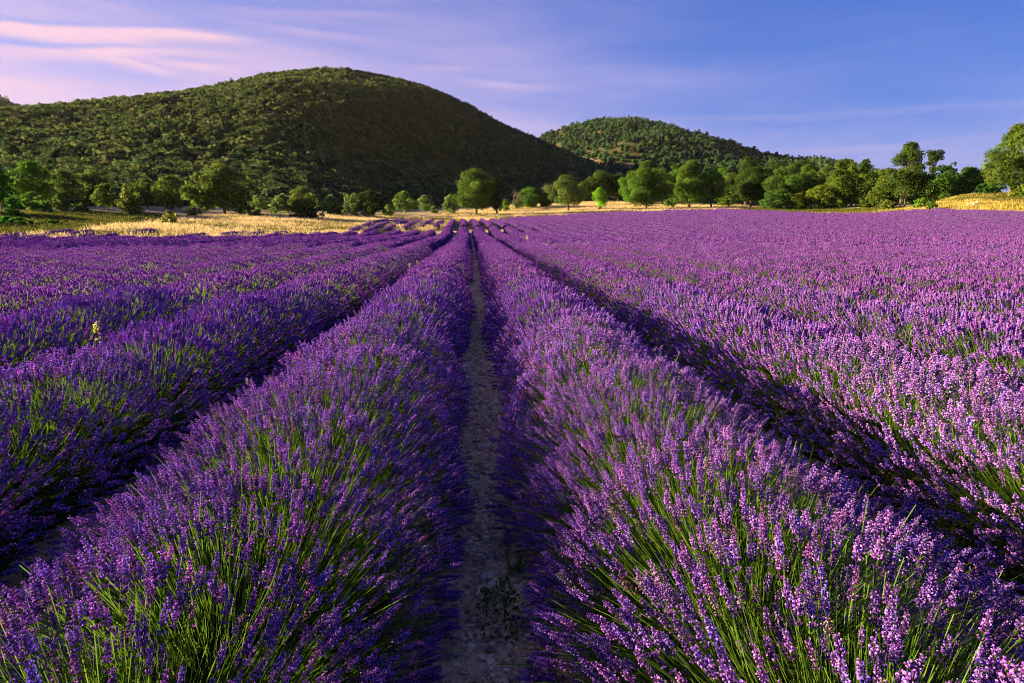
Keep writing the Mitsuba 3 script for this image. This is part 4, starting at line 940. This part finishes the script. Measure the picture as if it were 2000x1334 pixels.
def wood(key, h, n, size, mixer, seed, tmax=1.12, taper=None, clear=None):
    rng = np.random.default_rng(seed)
    x, y, z, az, R = h
    na, nt = x.shape
    mid = (x[:-1, :-1] + x[1:, 1:]) / 2
    e1, e2 = np.hypot(x[1:, :-1] - x[:-1, :-1], y[1:, :-1] - y[:-1, :-1]), np.hypot(x[:-1, 1:] - x[:-1, :-1], y[:-1, 1:] - y[:-1, :-1])
    area = (e1 * e2)
    t = np.concatenate([np.linspace(0, 1, 60), np.linspace(1, 2, 26)[1:]])
    area[:, t[:-1] > tmax] = 0
    px = to_px(np.stack([x[:-1, :-1], y[:-1, :-1], z[:-1, :-1]], -1))
    area[(px[..., 0] < -260) | (px[..., 0] > 2260) | (px[..., 2] < 0)] = 0
    pr = (area / area.sum()).ravel()
    cell = rng.choice(len(pr), n, p=pr)
    i, j = np.unravel_index(cell, area.shape)
    a, b = rng.random(n), rng.random(n)
    lerp = lambda g: g[i, j] * (1 - a) * (1 - b) + g[i + 1, j] * a * (1 - b) + g[i, j + 1] * (1 - a) * b + g[i + 1, j + 1] * a * b  # noqa: E731
    X, Y, Z = lerp(x), lerp(y), lerp(z)
    k = 0
    patch = meshkit.fbm(np.stack([X / 60, Y / 60, 0 * X], -1), 3, seed)
    for q in range(n):
        if clear is not None and clear(X[q], Y[q], Z[q], patch[q], rng):
            continue
        s = size * rng.uniform(0.5, 1.6)
        kd, tall = mixer(X[q], Y[q], Z[q], patch[q], rng)
        th = rng.uniform(0, 6.28)
        sh = s * tall * rng.uniform(0.8, 1.15)
        m = np.array([[math.cos(th) * s, -math.sin(th) * s, 0, X[q]], [math.sin(th) * s, math.cos(th) * s, 0, Y[q]], [0, 0, sh, Z[q] - 0.1 * sh], [0, 0, 0, 1.0]])
        k += 1
        far = math.hypot(X[q], Y[q])
        inst(f'{key}__{k:05d}', f"{'near' if far < 210 else 'mid' if far < 400 else 'far'}_{kd}_{rng.integers(len(kinds[kd]))}", m)
    return k


def mix1(x, y, z, p, rng):
    az = math.degrees(math.atan2(x, y))
    if rng.random() < np.clip((az + 4) / 18, 0.02, 0.6) * (1 if z < 90 else 0.4) + (0.12 if p > 0.62 else 0):
        return 'pine', 1.0
    return ('oak', 0.85) if az > -36 or rng.random() < 0.3 else ('green', 0.85)


def open1(x, y, z, p, rng):
    return p < 0.33 and rng.random() < 0.7


def mix2(x, y, z, p, rng):
    return ('green', 0.85) if rng.random() < 0.75 else ('pine', 1.2)


def open2(x, y, z, p, rng):
    u = math.degrees(math.atan2(x, y)), math.degrees(math.atan2(z, math.hypot(x, y)))
    low = 5.0 < u[1] < 7.4 and u[0] < 17.0
    return (low and rng.random() < 0.6) or (p < 0.26 and rng.random() < 0.3)


n1 = wood('hill_forest', h1, 43000, 3.8, mix1, 1, clear=open1)
labels['hill_forest'] = {'label': 'dense olive and dark green woodland covering the large near hill', 'category': 'forest', 'kind': 'stuff'}
n2 = wood('hill_forest_001', h2, 13500, 6.2, mix2, 2, clear=open2)
labels['hill_forest_001'] = {'label': 'green woodland covering the smaller hill behind, at centre right', 'category': 'forest', 'kind': 'stuff'}
n3 = wood('hill_forest_002', h3, 2500, 11.0, mix2, 3)
labels['hill_forest_002'] = {'label': 'bluish woodland on the distant slope at the left edge', 'category': 'forest', 'kind': 'stuff'}
print('forest', n1, n2, n3, 'entries', len(scene))

# ----------------------------------------------------------------------------------------------- weeds and stray stalks


def at_x(px, py, x):
    """The point of this pixel's ray at that distance across the rows."""
    d = fwd + right * (px - 1000.0) / F_PX + up * (667.0 - py) / F_PX
    return EYE + d * (x / d[0])


def at_z(px, py, z):
    d = fwd + right * (px - 1000.0) / F_PX + up * (667.0 - py) / F_PX
    return EYE + d * ((z - EYE[2]) / d[2])


def weed(key, foot, h, rng, leaves, size, col, label, stemcol=(0.2, 0.24, 0.06), spread=0.12):
    pts = foot + np.array([[0, 0, 0], [0.02, 0.01, 0.5], [0.0, 0.03, 1.0]]) * [h, h, h]
    v, f = tube(pts, np.array([0.004, 0.003, 0.0015]) * max(1, h * 2), 4)
    scene[f'{key}__stem'] = mikit.ply((v, f), 'mat_stem', color=np.tile([stemcol], (len(v), 1)))
    t = rng.uniform(0.1, 1.0, leaves)
    a = rng.uniform(0, 6.28, leaves)
    c = foot + np.stack([np.cos(a) * spread * h * rng.uniform(0.3, 1, leaves) * (1.15 - t), np.sin(a) * spread * h * (1.15 - t), t * h], -1)
    v, f, cc = leaf_quads(rng, c, np.stack([np.cos(a), np.sin(a), 0 * a + 0.7], -1), size, np.array(col) * rng.uniform(0.7, 1.3, (leaves, 1)))
    scene[f'{key}__leaves'] = mikit.ply((v, f), 'mat_leaf', color=cc)
    labels[key] = {'label': label, 'category': 'weed'}


rng = np.random.default_rng(91)
q = at_x(195, 690, -3.3)
q2 = at_x(192, 628, -3.3)
weed('tall_weed', np.array([q[0], q[1], q[2] - 0.1]), q2[2] - q[2] + 0.1, rng, 34, 0.036, (0.30, 0.34, 0.09), 'tall yellow-green weed standing between two rows at the left', (0.3, 0.32, 0.08), 0.16)
q = at_z(985, 1215, 0.02)
weed('path_weed', q, 0.20, rng, 260, 0.017, (0.06, 0.15, 0.03), 'dark green leafy weed sprawling on the path near the bottom', spread=0.75)
q = at_z(950, 1205, 0.02)
weed('path_weed_001', q, 0.13, rng, 150, 0.014, (0.07, 0.15, 0.035), 'low green weed left of the sprawling weed on the path', spread=0.8)
q = at_z(1005, 1120, 0.02)
v, f, c = ribbons(q + rng.normal(0, 0.02, (40, 3)) * [1, 1, 0], q + np.stack([rng.normal(0.02, 0.05, 40), rng.normal(0, 0.05, 40), rng.uniform(0.08, 0.17, 40)], -1), 0.003, 0.001, rng, np.array([0.10, 0.22, 0.03]))
put('grass_clump', (v, f), 'mat_grass', color=c, label='small clump of green grass at the right edge of the path', category='grass')
q = at_z(990, 1085, 0.02)
weed('path_weed_002', q, 0.14, rng, 70, 0.013, (0.12, 0.12, 0.05), 'thin brownish weed beside the pale stones on the path', spread=0.4)
for k, (a, b0, b1, x, lab) in enumerate(((925, 540, 508, 0.0, 'pale seed stalk growing on the path far ahead'), (815, 545, 512, -1.75, 'upper of two pale stalks poking out of the second left row'), (800, 548, 516, -1.8, 'lower of two pale stalks poking out of the second left row'),
                                        (1713, 495, 474, 24.0, 'whitish stalk standing in the purple sheet at the right'), (1742, 495, 480, 25.0, 'shorter whitish stalk in the purple sheet at the right'), (1029, 478, 462, 3.6, 'pale grass stalk in the third right row'),
                                        (540, 486, 472, -13.0, 'pale stalk rising from the far left rows'), (600, 486, 474, -11.0, 'short pale stalk beyond the far left rows'), (484, 765, 742, -1.75, 'small straw-coloured stalk above the first left furrow'))):
    q, q2 = at_x(a, b0, x), at_x(a, b1, x)
    h = q2[2] - q[2]
    n = 26
    t = rng.uniform(0.55, 1.0, n)
    key = 'seed_stalk' + (f'_{k:03d}' if k else '')
    wd = 0.0009 * np.linalg.norm(q) + 0.002
    st = ribbons(np.array([q - [0, 0, 0.25]] * 3), np.array([q2] * 3), wd * 0.5, wd * 0.35, rng, np.array([0.5, 0.45, 0.25]))
    p0 = q + (q2 - q) * t[:, None]
    hd = ribbons(p0, p0 + rng.normal(0, 1.6 * wd, (n, 3)) + [0, 0, 0.06 * h + wd], wd * 0.7, wd * 0.2, rng, np.array([0.62, 0.55, 0.36]))
    v, f, c = cat([st, hd])
    put(key, (v, f), 'mat_grass', color=c, label=lab, category='stalk')
q = at_x(1070, 1258, 0.42)
v, f, c = leaf_quads(rng, q + rng.normal(0, 0.006, (6, 3)), rng.normal(size=(6, 3)), 0.016, np.tile([[0.8, 0.8, 0.78]], (6, 1)))
st = ribbons(np.array([q - [0.02, 0, 0.35]] * 2), np.array([q] * 2), 0.0015, 0.001, rng, np.array([0.12, 0.2, 0.04]))
put('white_flower', cat([(v, f, c), st])[:2], 'mat_grass', color=cat([(v, f, c), st])[2], label='single small white flower low on the first right row near the path', category='flower')
